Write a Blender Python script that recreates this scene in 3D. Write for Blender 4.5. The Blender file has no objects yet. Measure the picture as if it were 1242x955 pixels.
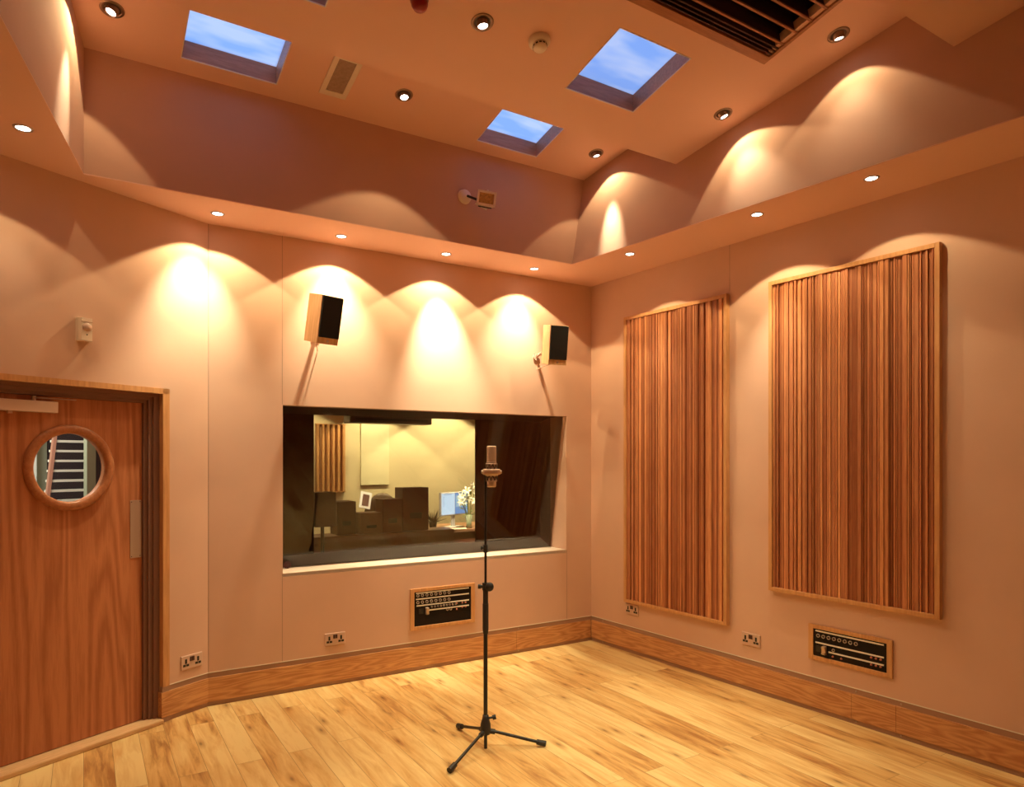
import bpy, bmesh, math, random
from mathutils import Vector, Matrix, Euler, noise
random.seed(7)
R = math.radians
COL = bpy.context.scene.collection
SC = bpy.context.scene

# ------------------------------------------------------------------ camera, world, exposure
F, CX, HY, CAMZ = 830.0, 621.0, 557.0, 1.6
YAW = math.atan2(.5306, .8476)
cam = bpy.data.cameras.new('camera'); camo = bpy.data.objects.new('camera', cam); COL.objects.link(camo)
camo.location = (0, 0, CAMZ); camo.rotation_euler = (R(90), 0, -YAW)
cam.lens = 36 * F / 1242; cam.sensor_width = 36; cam.sensor_fit = 'HORIZONTAL'
cam.shift_y = (HY - 477.5) / 1242; cam.clip_start = .02
SC.camera = camo
SC.view_settings.view_transform = 'Standard'; SC.view_settings.look = 'None'
SC.view_settings.gamma = 1; SC.view_settings.exposure = 0.42
SC.view_settings.use_curve_mapping = False

LAMP = (1.0, .78, .40)          # warm halogen on daylight film
CORE = (1.0, .90, .58)
PW = 1.0                        # overall lamp power factor
SKY_STRENGTH = .86

w = bpy.data.worlds.new('sky'); SC.world = w; w.use_nodes = True
nt = w.node_tree; nt.nodes.clear()
wo = nt.nodes.new('ShaderNodeOutputWorld'); bg = nt.nodes.new('ShaderNodeBackground')
tc = nt.nodes.new('ShaderNodeTexCoord'); no = nt.nodes.new('ShaderNodeTexNoise'); cr = nt.nodes.new('ShaderNodeValToRGB')
no.inputs['Scale'].default_value = 4.5; no.inputs['Detail'].default_value = 3
cr.color_ramp.elements[0].position = .38; cr.color_ramp.elements[0].color = (.42, .57, 1.0, 1)
cr.color_ramp.elements[1].position = .66; cr.color_ramp.elements[1].color = (.52, .64, 1.0, 1)
nt.links.new(tc.outputs['Generated'], no.inputs['Vector']); nt.links.new(no.outputs['Fac'], cr.inputs['Fac'])
nt.links.new(cr.outputs['Color'], bg.inputs['Color']); bg.inputs['Strength'].default_value = SKY_STRENGTH
nt.links.new(bg.outputs[0], wo.inputs[0])

# ------------------------------------------------------------------ helpers
FW = Vector((math.sin(YAW), math.cos(YAW), 0)); RT = Vector((math.cos(YAW), -math.sin(YAW), 0)); EYE = Vector((0, 0, CAMZ))
def ray(u, v): return FW + RT * ((u - CX) / F) + Vector((0, 0, (HY - v) / F))
def on_plane(u, v, p, n):
    d = ray(u, v); n = Vector(n); return EYE + d * ((Vector(p) - EYE).dot(n) / d.dot(n))
def on_z(u, v, z): return on_plane(u, v, (0, 0, z), (0, 0, 1))
def on_y(u, v, y): return on_plane(u, v, (0, y, 0), (0, 1, 0))

def socket(nd, *names):
    for n in names:
        if n in nd.inputs: return nd.inputs[n]
MATS = {}
def mat(name, color, rough=.6, metal=0, bump=0, bscale=200, var=0, vscale=6, emit=None, estr=0, spec=.5):
    if name in MATS: return MATS[name]
    m = bpy.data.materials.new(name); m.use_nodes = True; t = m.node_tree; b = t.nodes['Principled BSDF']
    b.inputs['Base Color'].default_value = (*color, 1); b.inputs['Roughness'].default_value = rough
    b.inputs['Metallic'].default_value = metal; b.inputs['Specular IOR Level'].default_value = spec
    if var:
        c = t.nodes.new('ShaderNodeTexCoord'); n = t.nodes.new('ShaderNodeTexNoise'); n.inputs['Scale'].default_value = vscale
        n.inputs['Detail'].default_value = 5
        r = t.nodes.new('ShaderNodeValToRGB')
        r.color_ramp.elements[0].color = (*[x * (1 - var) for x in color], 1); r.color_ramp.elements[1].color = (*[min(1, x * (1 + var)) for x in color], 1)
        r.color_ramp.elements[0].position = .3; r.color_ramp.elements[1].position = .7
        t.links.new(c.outputs['Object'], n.inputs['Vector']); t.links.new(n.outputs['Fac'], r.inputs['Fac']); t.links.new(r.outputs['Color'], b.inputs['Base Color'])
    if bump:
        c = t.nodes.new('ShaderNodeTexCoord'); n = t.nodes.new('ShaderNodeTexNoise'); n.inputs['Scale'].default_value = bscale
        bp = t.nodes.new('ShaderNodeBump'); bp.inputs['Strength'].default_value = bump; bp.inputs['Distance'].default_value = .002
        t.links.new(c.outputs['Object'], n.inputs['Vector']); t.links.new(n.outputs['Fac'], bp.inputs['Height']); t.links.new(bp.outputs['Normal'], b.inputs['Normal'])
    if emit:
        b.inputs['Emission Color'].default_value = (*emit, 1); b.inputs['Emission Strength'].default_value = estr
    MATS[name] = m; return m

def wood(name, c1, c2, grain=(12, 12, 1.2), rough=.45, cathedral=0, attr=False, dark=None):
    """fine straight grain, optionally with cathedral figure; grain gives the noise stretch per axis"""
    if name in MATS: return MATS[name]
    m = bpy.data.materials.new(name); m.use_nodes = True; t = m.node_tree; b = t.nodes['Principled BSDF']
    b.inputs['Roughness'].default_value = rough; b.inputs['Specular IOR Level'].default_value = .35
    L = t.links.new
    c = t.nodes.new('ShaderNodeTexCoord'); mp = t.nodes.new('ShaderNodeMapping'); mp.inputs['Scale'].default_value = grain
    n = t.nodes.new('ShaderNodeTexNoise'); n.inputs['Scale'].default_value = 5; n.inputs['Detail'].default_value = 8; n.inputs['Roughness'].default_value = .65
    L(c.outputs['Object'], mp.inputs['Vector']); L(mp.outputs[0], n.inputs['Vector'])
    r = t.nodes.new('ShaderNodeValToRGB'); e = r.color_ramp.elements
    e[0].color = (*c1, 1); e[1].color = (*c2, 1); e[0].position = .35; e[1].position = .65
    fac = n.outputs['Fac']
    if cathedral:
        mp2 = t.nodes.new('ShaderNodeMapping'); mp2.inputs['Scale'].default_value = tuple(g / 12 for g in grain)
        n2 = t.nodes.new('ShaderNodeTexNoise'); n2.inputs['Scale'].default_value = cathedral; n2.inputs['Detail'].default_value = 1.5
        L(c.outputs['Object'], mp2.inputs['Vector']); L(mp2.outputs[0], n2.inputs['Vector'])
        mu = t.nodes.new('ShaderNodeMath'); mu.operation = 'MULTIPLY'; mu.inputs[1].default_value = 26
        fr = t.nodes.new('ShaderNodeMath'); fr.operation = 'PINGPONG'; fr.inputs[1].default_value = 1
        L(n2.outputs['Fac'], mu.inputs[0]); L(mu.outputs[0], fr.inputs[0])
        mx = t.nodes.new('ShaderNodeMix'); mx.data_type = 'FLOAT'; mx.inputs[0].default_value = .33
        L(fac, mx.inputs[2]); L(fr.outputs[0], mx.inputs[3]); fac = mx.outputs[0]
    L(fac, r.inputs['Fac']); col = r.outputs['Color']
    if attr:
        a = t.nodes.new('ShaderNodeAttribute'); a.attribute_name = 'tone'
        mm = t.nodes.new('ShaderNodeMix'); mm.data_type = 'RGBA'; mm.blend_type = 'MULTIPLY'; mm.inputs[0].default_value = 1
        L(col, mm.inputs[6]); L(a.outputs['Color'], mm.inputs[7]); col = mm.outputs[2]
    L(col, b.inputs['Base Color'])
    bp = t.nodes.new('ShaderNodeBump'); bp.inputs['Strength'].default_value = .15; bp.inputs['Distance'].default_value = .002
    L(n.outputs['Fac'], bp.inputs['Height']); L(bp.outputs['Normal'], b.inputs['Normal'])
    MATS[name] = m; return m

class MB:
    """collects shapes into one mesh, several materials allowed"""
    def __init__(s): s.bm = bmesh.new(); s.mats = []; s.tone = s.bm.loops.layers.float_color.new('tone'); s.M = Matrix()
    def mi(s, m):
        if m not in s.mats: s.mats.append(m)
        return s.mats.index(m)
    def face(s, pts, m, tone=(1, 1, 1)):
        f = s.bm.faces.new([s.bm.verts.new(s.M @ Vector(p)) for p in pts]); f.material_index = s.mi(m)
        for l in f.loops: l[s.tone] = (*tone, 1)
        return f
    def solid(s, vs, fs, m, tone=(1, 1, 1), smooth=False):
        V = [s.bm.verts.new(s.M @ Vector(p)) for p in vs]; k = s.mi(m)
        for f in fs:
            try: q = s.bm.faces.new([V[i] for i in f])
            except ValueError: continue
            q.material_index = k; q.smooth = smooth
            for l in q.loops: l[s.tone] = (*tone, 1)
        return V
    def box(s, x0, x1, y0, y1, z0, z1, m, tone=(1, 1, 1), bev=0):
        if bev:
            b = min(bev, (x1-x0)*.45, (y1-y0)*.45, (z1-z0)*.45)
            t = bmesh.new(); bmesh.ops.create_cube(t, size=1)
            for v in t.verts: v.co = Vector(((x0+x1)/2 + v.co.x*(x1-x0), (y0+y1)/2 + v.co.y*(y1-y0), (z0+z1)/2 + v.co.z*(z1-z0)))
            bmesh.ops.bevel(t, geom=t.edges[:], offset=b, segments=2, affect='EDGES', profile=.5)
            t.verts.index_update(); s.solid([v.co.copy() for v in t.verts], [[v.index for v in f.verts] for f in t.faces], m, tone); t.free(); return
        s.solid([(x, y, z) for x in (x0, x1) for y in (y0, y1) for z in (z0, z1)],
                [(0,1,3,2),(4,6,7,5),(0,4,5,1),(2,3,7,6),(0,2,6,4),(1,5,7,3)], m, tone)
    def prism(s, poly, z0, z1, m, tone=(1, 1, 1)):
        """poly: list of (x,y); z0/z1 numbers or functions of (x,y)"""
        g = lambda z, p: z(*p) if callable(z) else z
        n = len(poly)
        vs = [(*p, g(z0, p)) for p in poly] + [(*p, g(z1, p)) for p in poly]
        s.solid(vs, [tuple(reversed(range(n))), tuple(range(n, 2*n))] + [(i, (i+1) % n, n+(i+1) % n, n+i) for i in range(n)], m, tone)
    def tube(s, p0, p1, r0, m, r1=None, seg=20, caps=True, smooth=True, tone=(1,1,1)):
        p0 = Vector(p0); p1 = Vector(p1); r1 = r0 if r1 is None else r1
        d = (p1 - p0).normalized(); a = d.orthogonal().normalized(); b = d.cross(a)
        vs = [p + (a*math.cos(2*math.pi*i/seg) + b*math.sin(2*math.pi*i/seg))*r for p, r in ((p0, r0), (p1, r1)) for i in range(seg)]
        s.solid(vs, [(i, (i+1) % seg, seg+(i+1) % seg, seg+i) for i in range(seg)], m, tone, smooth)
        if caps:
            s.solid(vs[:seg], [tuple(reversed(range(seg)))], m, tone); s.solid(vs[seg:], [tuple(range(seg))], m, tone)
    def lathe(s, prof, m, seg=32, mx=Matrix(), smooth=True, close=False):
        """prof: (r,z) list about local z"""
        vs = []; n = len(prof)
        for r, z in prof:
            for i in range(seg):
                a = 2*math.pi*i/seg; vs.append(mx @ Vector((r*math.cos(a), r*math.sin(a), z)))
        fs = [(k*seg+i, k*seg+(i+1) % seg, (k+1)*seg+(i+1) % seg, (k+1)*seg+i) for k in range(n-1) for i in range(seg)]
        if close: fs += [((n-1)*seg+i, (n-1)*seg+(i+1) % seg, (i+1) % seg, i) for i in range(seg)]
        s.solid(vs, fs, m, smooth=smooth)
    def ball(s, c, r, m, sc=(1, 1, 1), sub=2):
        t = bmesh.new(); bmesh.ops.create_icosphere(t, subdivisions=sub, radius=1); t.verts.index_update()
        s.solid([Vector(c) + Vector((v.co.x*r*sc[0], v.co.y*r*sc[1], v.co.z*r*sc[2])) for v in t.verts], [[v.index for v in f.verts] for f in t.faces], m, smooth=True); t.free()
    def build(s, name, parent=None, label=None, kind=None, recalc=True):
        if recalc: bmesh.ops.recalc_face_normals(s.bm, faces=s.bm.faces[:])
        me = bpy.data.meshes.new(name); s.bm.to_mesh(me); s.bm.free()
        for m in s.mats: me.materials.append(m)
        o = bpy.data.objects.new(name, me); COL.objects.link(o)
        if parent: o.parent = parent
        if label: o['label'] = label
        if kind: o['kind'] = kind
        return o
def thing(name, label, cat, M, group=None, kind=None):
    o = bpy.data.objects.new(name, None); o.empty_display_size = .1; COL.objects.link(o); o.matrix_world = M
    if label: o['label'] = label
    if cat: o['category'] = cat
    if group: o['group'] = group
    if kind: o['kind'] = kind
    return o
def tag(o, label, cat, group=None, kind=None):
    o['label'] = label; o['category'] = cat
    if group: o['group'] = group
    if kind: o['kind'] = kind
    return o
def copy_tree(o, parent=None):
    c = o.copy(); COL.objects.link(c)
    if parent: c.parent = parent; c.matrix_parent_inverse = o.matrix_parent_inverse.copy()
    for ch in list(o.children): copy_tree(ch, c)
    return c
def frame(origin, x):
    x = Vector(x).normalized(); z = Vector((0, 0, 1)); y = z.cross(x)
    return Matrix(((x.x, y.x, z.x, origin[0]), (x.y, y.y, z.y, origin[1]), (x.z, y.z, z.z, origin[2]), (0, 0, 0, 1)))

# ------------------------------------------------------------------ materials
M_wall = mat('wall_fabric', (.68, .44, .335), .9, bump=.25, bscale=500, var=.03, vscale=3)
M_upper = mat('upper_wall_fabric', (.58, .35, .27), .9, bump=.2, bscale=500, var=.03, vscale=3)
M_ceil = mat('ceiling_paint', (.80, .50, .40), .85, bump=.05, bscale=120)
M_oak = wood('oak_trim', (.50, .22, .09), (.68, .36, .16), (1.6, 14, 14), .4, cathedral=9)
M_oakv = wood('oak_frame', (.54, .26, .11), (.68, .36, .16), (12, 12, 1), .4)
M_door = wood('door_veneer', (.38, .13, .055), (.54, .21, .095), (14, 14, 1.0), .38, cathedral=3.5)
M_slat = wood('slat_timber', (.48, .17, .078), (.66, .29, .14), (20, 20, 1.2), .42, attr=True)
M_sky = wood('skylight_lining', (.38, .17, .09), (.52, .25, .14), (1.5, 14, 14), .4)
M_grey = mat('grey_gap', (.42, .25, .18), .7)
M_jamb = mat('jamb_paint', (.24, .12, .085), .55)
M_white = mat('white_plastic', (.80, .68, .58), .35)
M_cream = mat('cream_plastic', (.64, .44, .36), .4)
M_black = mat('black_metal', (.012, .010, .010), .35)
M_blackp = mat('black_plastic', (.02, .016, .015), .5)
M_cloth = mat('black_grille_cloth', (.010, .008, .008), .95)
M_dark = mat('dark_felt', (.045, .011, .009), .95, bump=.3, bscale=300)
M_chrome = mat('satin_chrome', (.55, .45, .38), .3, metal=1)
M_trimring = mat('bronze_ring', (.30, .20, .15), .35, metal=.8)
M_steel = mat('brushed_steel', (.50, .40, .34), .4, metal=.6)
M_lens = mat('lamp_lens', (1, 1, 1), .3, emit=(1, .93, .82), estr=14)
M_nickel = mat('matte_nickel', (.62, .46, .36), .42, metal=.7, var=.15, vscale=300)
M_lab = mat('label_strip', (.85, .78, .70), .5)
M_red = mat('red_plastic', (.28, .010, .010), .3)

def glass(name, tint=(1, 1, 1), ior=1.5):
    m = bpy.data.materials.new(name); m.use_nodes = True; t = m.node_tree; t.nodes.clear()
    o = t.nodes.new('ShaderNodeOutputMaterial'); mx = t.nodes.new('ShaderNodeMixShader'); tr = t.nodes.new('ShaderNodeBsdfTransparent')
    gl = t.nodes.new('ShaderNodeBsdfGlossy'); fr = t.nodes.new('ShaderNodeFresnel'); fr.inputs['IOR'].default_value = ior
    tr.inputs['Color'].default_value = (*tint, 1); gl.inputs['Roughness'].default_value = .01; gl.inputs['Color'].default_value = (1, 1, 1, 1)
    t.links.new(fr.outputs[0], mx.inputs[0]); t.links.new(tr.outputs[0], mx.inputs[1]); t.links.new(gl.outputs[0], mx.inputs[2]); t.links.new(mx.outputs[0], o.inputs[0])
    return m
M_glass = glass('window_glass', (.94, .91, .88), 1.44)
M_rglass = glass('rear_glass', (.97, .96, .94), 1.25)
M_pglass = glass('porthole_glass', (.95, .97, .95), 1.3)
def opal():
    m = bpy.data.materials.new('skylight_cloud_opal'); m.use_nodes = True; t = m.node_tree; t.nodes.clear()
    o = t.nodes.new('ShaderNodeOutputMaterial'); tr = t.nodes.new('ShaderNodeBsdfTranslucent'); c = t.nodes.new('ShaderNodeTexCoord'); mp = t.nodes.new('ShaderNodeMapping'); mp.inputs['Scale'].default_value = (1.2, 4, 1)
    n = t.nodes.new('ShaderNodeTexNoise'); n.inputs['Scale'].default_value = 2.2; n.inputs['Detail'].default_value = 2
    oi = t.nodes.new('ShaderNodeObjectInfo'); ad = t.nodes.new('ShaderNodeVectorMath'); ad.operation = 'ADD'
    r = t.nodes.new('ShaderNodeValToRGB'); e = r.color_ramp.elements; e[0].position = .36; e[0].color = (.50, .70, .97, 1); e[1].position = .62; e[1].color = (.95, .97, .98, 1)  # blue of the sky and soft clouds are put into the pane tint
    L = t.links.new; L(c.outputs['Object'], ad.inputs[0]); L(oi.outputs['Location'], ad.inputs[1]); L(ad.outputs[0], mp.inputs['Vector']); L(mp.outputs[0], n.inputs['Vector']); L(n.outputs['Fac'], r.inputs['Fac']); L(r.outputs['Color'], tr.inputs['Color']); L(tr.outputs[0], o.inputs[0])
    return m
M_skyglass = opal()

def floor_material():
    m = bpy.data.materials.new('oak_planks'); m.use_nodes = True; t = m.node_tree; b = t.nodes['Principled BSDF']; L = t.links.new
    c = t.nodes.new('ShaderNodeTexCoord'); mp = t.nodes.new('ShaderNodeMapping'); mp.inputs['Rotation'].default_value = (0, 0, R(90))
    L(c.outputs['Object'], mp.inputs['Vector'])
    br = t.nodes.new('ShaderNodeTexBrick'); br.offset = .37; br.offset_frequency = 2; br.squash = 1
    br.inputs['Scale'].default_value = 1; br.inputs['Brick Width'].default_value = 1.9; br.inputs['Row Height'].default_value = .135
    br.inputs['Mortar Size'].default_value = .0012; br.inputs['Mortar Smooth'].default_value = .3
    br.inputs['Color1'].default_value = (0, 0, 0, 1); br.inputs['Color2'].default_value = (1, 1, 1, 1); br.inputs['Mortar'].default_value = (.5, .5, .5, 1)
    L(mp.outputs[0], br.inputs['Vector'])
    # long grain: stretched along y; the per plank value shifts it so grain does not run over joints
    sh = t.nodes.new('ShaderNodeVectorMath'); sh.operation = 'MULTIPLY_ADD'; sh.inputs[1].default_value = (3.1, 7.7, 13.0)
    L(br.outputs['Color'], sh.inputs[0]); L(c.outputs['Object'], sh.inputs[2])
    m1 = t.nodes.new('ShaderNodeMapping'); m1.inputs['Scale'].default_value = (9, 1.0, 1); L(sh.outputs[0], m1.inputs['Vector'])
    n1 = t.nodes.new('ShaderNodeTexNoise'); n1.inputs['Scale'].default_value = 3.0; n1.inputs['Detail'].default_value = 7; n1.inputs['Roughness'].default_value = .6; n1.inputs['Distortion'].default_value = .6
    L(m1.outputs[0], n1.inputs['Vector'])
    m2 = t.nodes.new('ShaderNodeMapping'); m2.inputs['Scale'].default_value = (2.6, .55, 1); L(sh.outputs[0], m2.inputs['Vector'])
    n2 = t.nodes.new('ShaderNodeTexNoise'); n2.inputs['Scale'].default_value = 2.2; n2.inputs['Detail'].default_value = 2; L(m2.outputs[0], n2.inputs['Vector'])
    a = t.nodes.new('ShaderNodeMath'); a.operation = 'MULTIPLY_ADD'; a.inputs[1].default_value = .66; L(n1.outputs['Fac'], a.inputs[0])
    a2 = t.nodes.new('ShaderNodeMath'); a2.operation = 'MULTIPLY'; a2.inputs[1].default_value = .55; L(n2.outputs['Fac'], a2.inputs[0]); L(a2.outputs[0], a.inputs[2])
    sep = t.nodes.new('ShaderNodeSeparateColor'); L(br.outputs['Color'], sep.inputs[0])
    a3 = t.nodes.new('ShaderNodeMath'); a3.operation = 'MULTIPLY_ADD'; a3.inputs[1].default_value = .20; L(sep.outputs[0], a3.inputs[0]); L(a.outputs[0], a3.inputs[2])
    r = t.nodes.new('ShaderNodeValToRGB'); e = r.color_ramp.elements
    e[0].position = .50; e[0].color = (.42, .19, .062, 1); e[1].position = .86; e[1].color = (.86, .64, .30, 1)
    k = e.new(.64); k.color = (.70, .42, .155, 1)
    L(a3.outputs[0], r.inputs['Fac'])
    # knots
    m3 = t.nodes.new('ShaderNodeMapping'); m3.inputs['Scale'].default_value = (3.9, 1.25, 1); L(sh.outputs[0], m3.inputs['Vector'])
    vo = t.nodes.new('ShaderNodeTexVoronoi'); vo.voronoi_dimensions = '2D'; vo.inputs['Scale'].default_value = 1.0; vo.inputs['Randomness'].default_value = 1; L(m3.outputs[0], vo.inputs['Vector'])
    kr = t.nodes.new('ShaderNodeValToRGB'); q = kr.color_ramp.elements; q[0].position = .012; q[0].color = (.20, .10, .06, 1); q[1].position = .12; q[1].color = (1, 1, 1, 1)
    qq = q.new(.04); qq.color = (.66, .52, .42, 1)
    L(vo.outputs['Distance'], kr.inputs['Fac'])
    mk = t.nodes.new('ShaderNodeMix'); mk.data_type = 'RGBA'; mk.blend_type = 'MULTIPLY'; mk.inputs[0].default_value = .7; L(r.outputs['Color'], mk.inputs[6]); L(kr.outputs['Color'], mk.inputs[7])
    jm = t.nodes.new('ShaderNodeMix'); jm.data_type = 'RGBA'; jm.inputs[7].default_value = (.34, .19, .08, 1); L(br.outputs['Fac'], jm.inputs[0]); L(mk.outputs[2], jm.inputs[6])
    L(jm.outputs[2], b.inputs['Base Color']); b.inputs['Roughness'].default_value = .36; b.inputs['Specular IOR Level'].default_value = .45
    bp = t.nodes.new('ShaderNodeBump'); bp.inputs['Strength'].default_value = .12; bp.inputs['Distance'].default_value = .002; L(n1.outputs['Fac'], bp.inputs['Height']); L(bp.outputs['Normal'], b.inputs['Normal'])
    return m
M_floor = floor_material()

# ------------------------------------------------------------------ room plan
A = Vector((.68, 4.79, 0)); B = Vector((3.795, 4.746, 0))
E_ = Vector((3.993, 1.545, 0)); rd = (E_ - B).normalized()
BACK = -2.3
Bb = B + rd * ((BACK - B.y) / rd.y)
DW = Vector((-.884, -.467, 0)).normalized()
D = A + DW * 2.3; Db = Vector((D.x, BACK, 0))
FR = frame(A, B - A)               # front wall: x right, y into the wall
RR = frame(B, rd)                  # right wall
DR = frame(A, -DW)                 # door wall: x = 0 at the bend, negative towards the door
FL = (B - A).length
RL = (Bb - B).length
ZS = 3.12
# soffit inner edge
ia = Vector((3.235, 4.282)); ib = Vector((3.532, 1.367)); il = Vector((0, 4.307)); il2 = Vector((-.243, 2.916))
IB = -1.75
ib2 = ia + (ib - ia) * ((IB - ia.y) / (ib.y - ia.y)); ilb = il + (il2 - il) * ((IB - il.y) / (il2.y - il.y))
T = math.tan(R(11.4))
STRIP = lambda x, y: 3.806 + (4.29 - y) * T
YK = [3.354 - 1.674 * k for k in range(4)]
def PANEL(k): return lambda x, y: 3.606 + (YK[k] - y) * T
def struct(b, name, label=None): return b.build(name, kind='structure', label=label)

# floors
f = MB(); f.prism([(Db.x-.1, BACK-.1), (Bb.x+.1, BACK-.1), (B.x+.1, B.y+.1), (A.x, A.y+.1), (D.x-.1, D.y+.1)], -.08, 0, M_floor)
struct(f, 'floor')

# front wall with the control room window opening
wx0 = (FR.inverted() @ Vector((1.151, 4.78, 0))).x; wx1 = (FR.inverted() @ Vector((3.527, 4.75, 0))).x
wz0, wz1 = .815, 1.969
b = MB(); b.M = FR
b.box(0, wx0, 0, .12, .215, ZS+.2, M_wall); b.box(wx1, FL, 0, .12, .215, ZS+.2, M_wall)
b.box(wx0, wx1, 0, .12, .215, wz0, M_wall); b.box(wx0, wx1, 0, .12, wz1, ZS+.2, M_wall)
b.box(-.02, FL+.05, .004, .12, 0, .215, M_grey)
struct(b, 'wall_front')
b = MB(); b.M = RR
b.box(0, RL, 0, .12, .215, ZS+.2, M_wall); b.box(-.05, RL, .004, .12, 0, .215, M_grey)
struct(b, 'wall_right')
DU0, DU1, DZ = -1.42, -.268, 2.028   # door opening in the door wall
b = MB(); b.M = DR
b.box(DU1, 0, 0, .12, .215, ZS+.2, M_wall); b.box(DU1, .02, .004, .12, 0, .215, M_grey)
b.box(DU0, DU1, 0, .12, DZ, ZS+.2, M_wall); b.box(-2.3, DU0, 0, .12, 0, ZS+.2, M_wall)
struct(b, 'wall_left_angled')
b = MB(); b.prism([(D.x, D.y+.1), (D.x-.12, D.y+.1), (Db.x-.12, BACK-.1), (Db.x, BACK-.1)], 0, ZS+.2, M_wall); struct(b, 'wall_left')
b = MB(); b.prism([(Db.x-.1, BACK), (Db.x-.1, BACK-.12), (Bb.x+.1, BACK-.12), (Bb.x+.1, BACK)], 0, ZS+.2, M_wall); struct(b, 'wall_back')

# lowered soffit ring
b = MB()
out = [(D.x-.05, D.y+.05), (A.x-.02, A.y+.06), (B.x+.06, B.y+.06), (Bb.x+.06, BACK-.05), (Db.x-.05, BACK-.05)]
inn = [tuple(il), tuple(il), tuple(ia), tuple(ib2), tuple(ilb)]
for i in range(5):
    j = (i+1) % 5
    poly = [out[i], out[j], inn[j]] + ([inn[i]] if inn[i] != inn[j] else [])
    b.prism(poly, ZS, ZS+.005, M_ceil)
struct(b, 'ceiling')
# upper walls between soffit and pitched ceiling
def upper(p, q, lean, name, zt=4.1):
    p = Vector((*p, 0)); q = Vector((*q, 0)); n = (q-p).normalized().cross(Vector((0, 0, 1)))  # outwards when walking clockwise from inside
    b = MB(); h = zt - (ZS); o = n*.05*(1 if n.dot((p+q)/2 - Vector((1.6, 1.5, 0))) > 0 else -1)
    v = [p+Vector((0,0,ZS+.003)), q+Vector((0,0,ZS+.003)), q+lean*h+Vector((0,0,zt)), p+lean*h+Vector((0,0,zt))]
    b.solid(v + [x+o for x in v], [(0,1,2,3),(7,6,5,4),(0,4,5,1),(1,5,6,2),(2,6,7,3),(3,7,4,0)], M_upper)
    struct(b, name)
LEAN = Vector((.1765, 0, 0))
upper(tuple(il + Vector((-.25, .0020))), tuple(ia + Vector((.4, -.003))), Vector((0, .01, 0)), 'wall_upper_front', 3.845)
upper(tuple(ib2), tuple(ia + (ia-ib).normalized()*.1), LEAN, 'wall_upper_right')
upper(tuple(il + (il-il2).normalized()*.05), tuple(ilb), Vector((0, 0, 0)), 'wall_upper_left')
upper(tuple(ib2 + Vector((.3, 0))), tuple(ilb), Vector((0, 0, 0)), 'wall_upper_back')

# pitched ceiling: strips with rectangular holes
def slab(x0, x1, y0, y1, zf, holes, name, th=.05):
    xs = sorted({x0, x1, *[h[0] for h in holes], *[h[1] for h in holes]}); ys = sorted({y0, y1, *[h[2] for h in holes], *[h[3] for h in holes]})
    b = MB()
    for i in range(len(xs)-1):
        for j in range(len(ys)-1):
            cx, cy = (xs[i]+xs[i+1])/2, (ys[j]+ys[j+1])/2
            if any(h[0] < cx < h[1] and h[2] < cy < h[3] for h in holes): continue
            b.prism([(xs[i], ys[j]), (xs[i+1], ys[j]), (xs[i+1], ys[j+1]), (xs[i], ys[j+1])], zf, lambda x, y: zf(x, y)+th, M_ceil)
    bmesh.ops.remove_doubles(b.bm, verts=b.bm.verts[:], dist=1e-4)
    # drop the inner double faces left by neighbouring cells
    seen = {}
    for fc in list(b.bm.faces):
        k = tuple(sorted(v.index for v in fc.verts)); seen.setdefault(k, []).append(fc)
    b.bm.verts.index_update(); seen = {}
    for fc in list(b.bm.faces): seen.setdefault(tuple(sorted(v.index for v in fc.verts)), []).append(fc)
    bmesh.ops.delete(b.bm, geom=[fc for l in seen.values() if len(l) > 1 for fc in l], context='FACES')
    struct(b, name)
SKY = [(.455, .975, 3.72, 4.19, STRIP), (2.325, 2.832, 3.72, 4.185, STRIP), (2.268, 2.772, 2.607, 3.07, PANEL(0)), (.46, .97, 2.607, 3.07, PANEL(0))]
q4 = on_plane(395, 9, (0, YK[0], 3.606), (0, T, 1)); SKY[3] = (q4.x-.505, q4.x, q4.y-.463, q4.y, PANEL(0))
GR = (1.45, 3.18, 1.80, 2.462)
slab(-1.2, 4.1, YK[0]-.02, 4.36, STRIP, [s[:4] for s in SKY[:2]], 'ceiling')
slab(-1.2, 4.1, YK[1], YK[0], PANEL(0), [SKY[2][:4], SKY[3][:4], (GR[0]+.045, GR[1]-.045, GR[2]+.045, GR[3]-.045)], 'ceiling')
slab(-1.2, 4.1, YK[2], YK[1], PANEL(1), [], 'ceiling')
slab(-1.2, 4.1, BACK, YK[2], PANEL(2), [], 'ceiling')
for k in range(3):   # risers behind the lower edge of each pitched panel
    b = MB(); y = YK[k]; zt = (STRIP if k == 0 else PANEL(k-1))(0, y)
    b.box(-1.2, 4.1, y-.03, y, 3.64, zt+.05, M_ceil); struct(b, 'ceiling')

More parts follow.
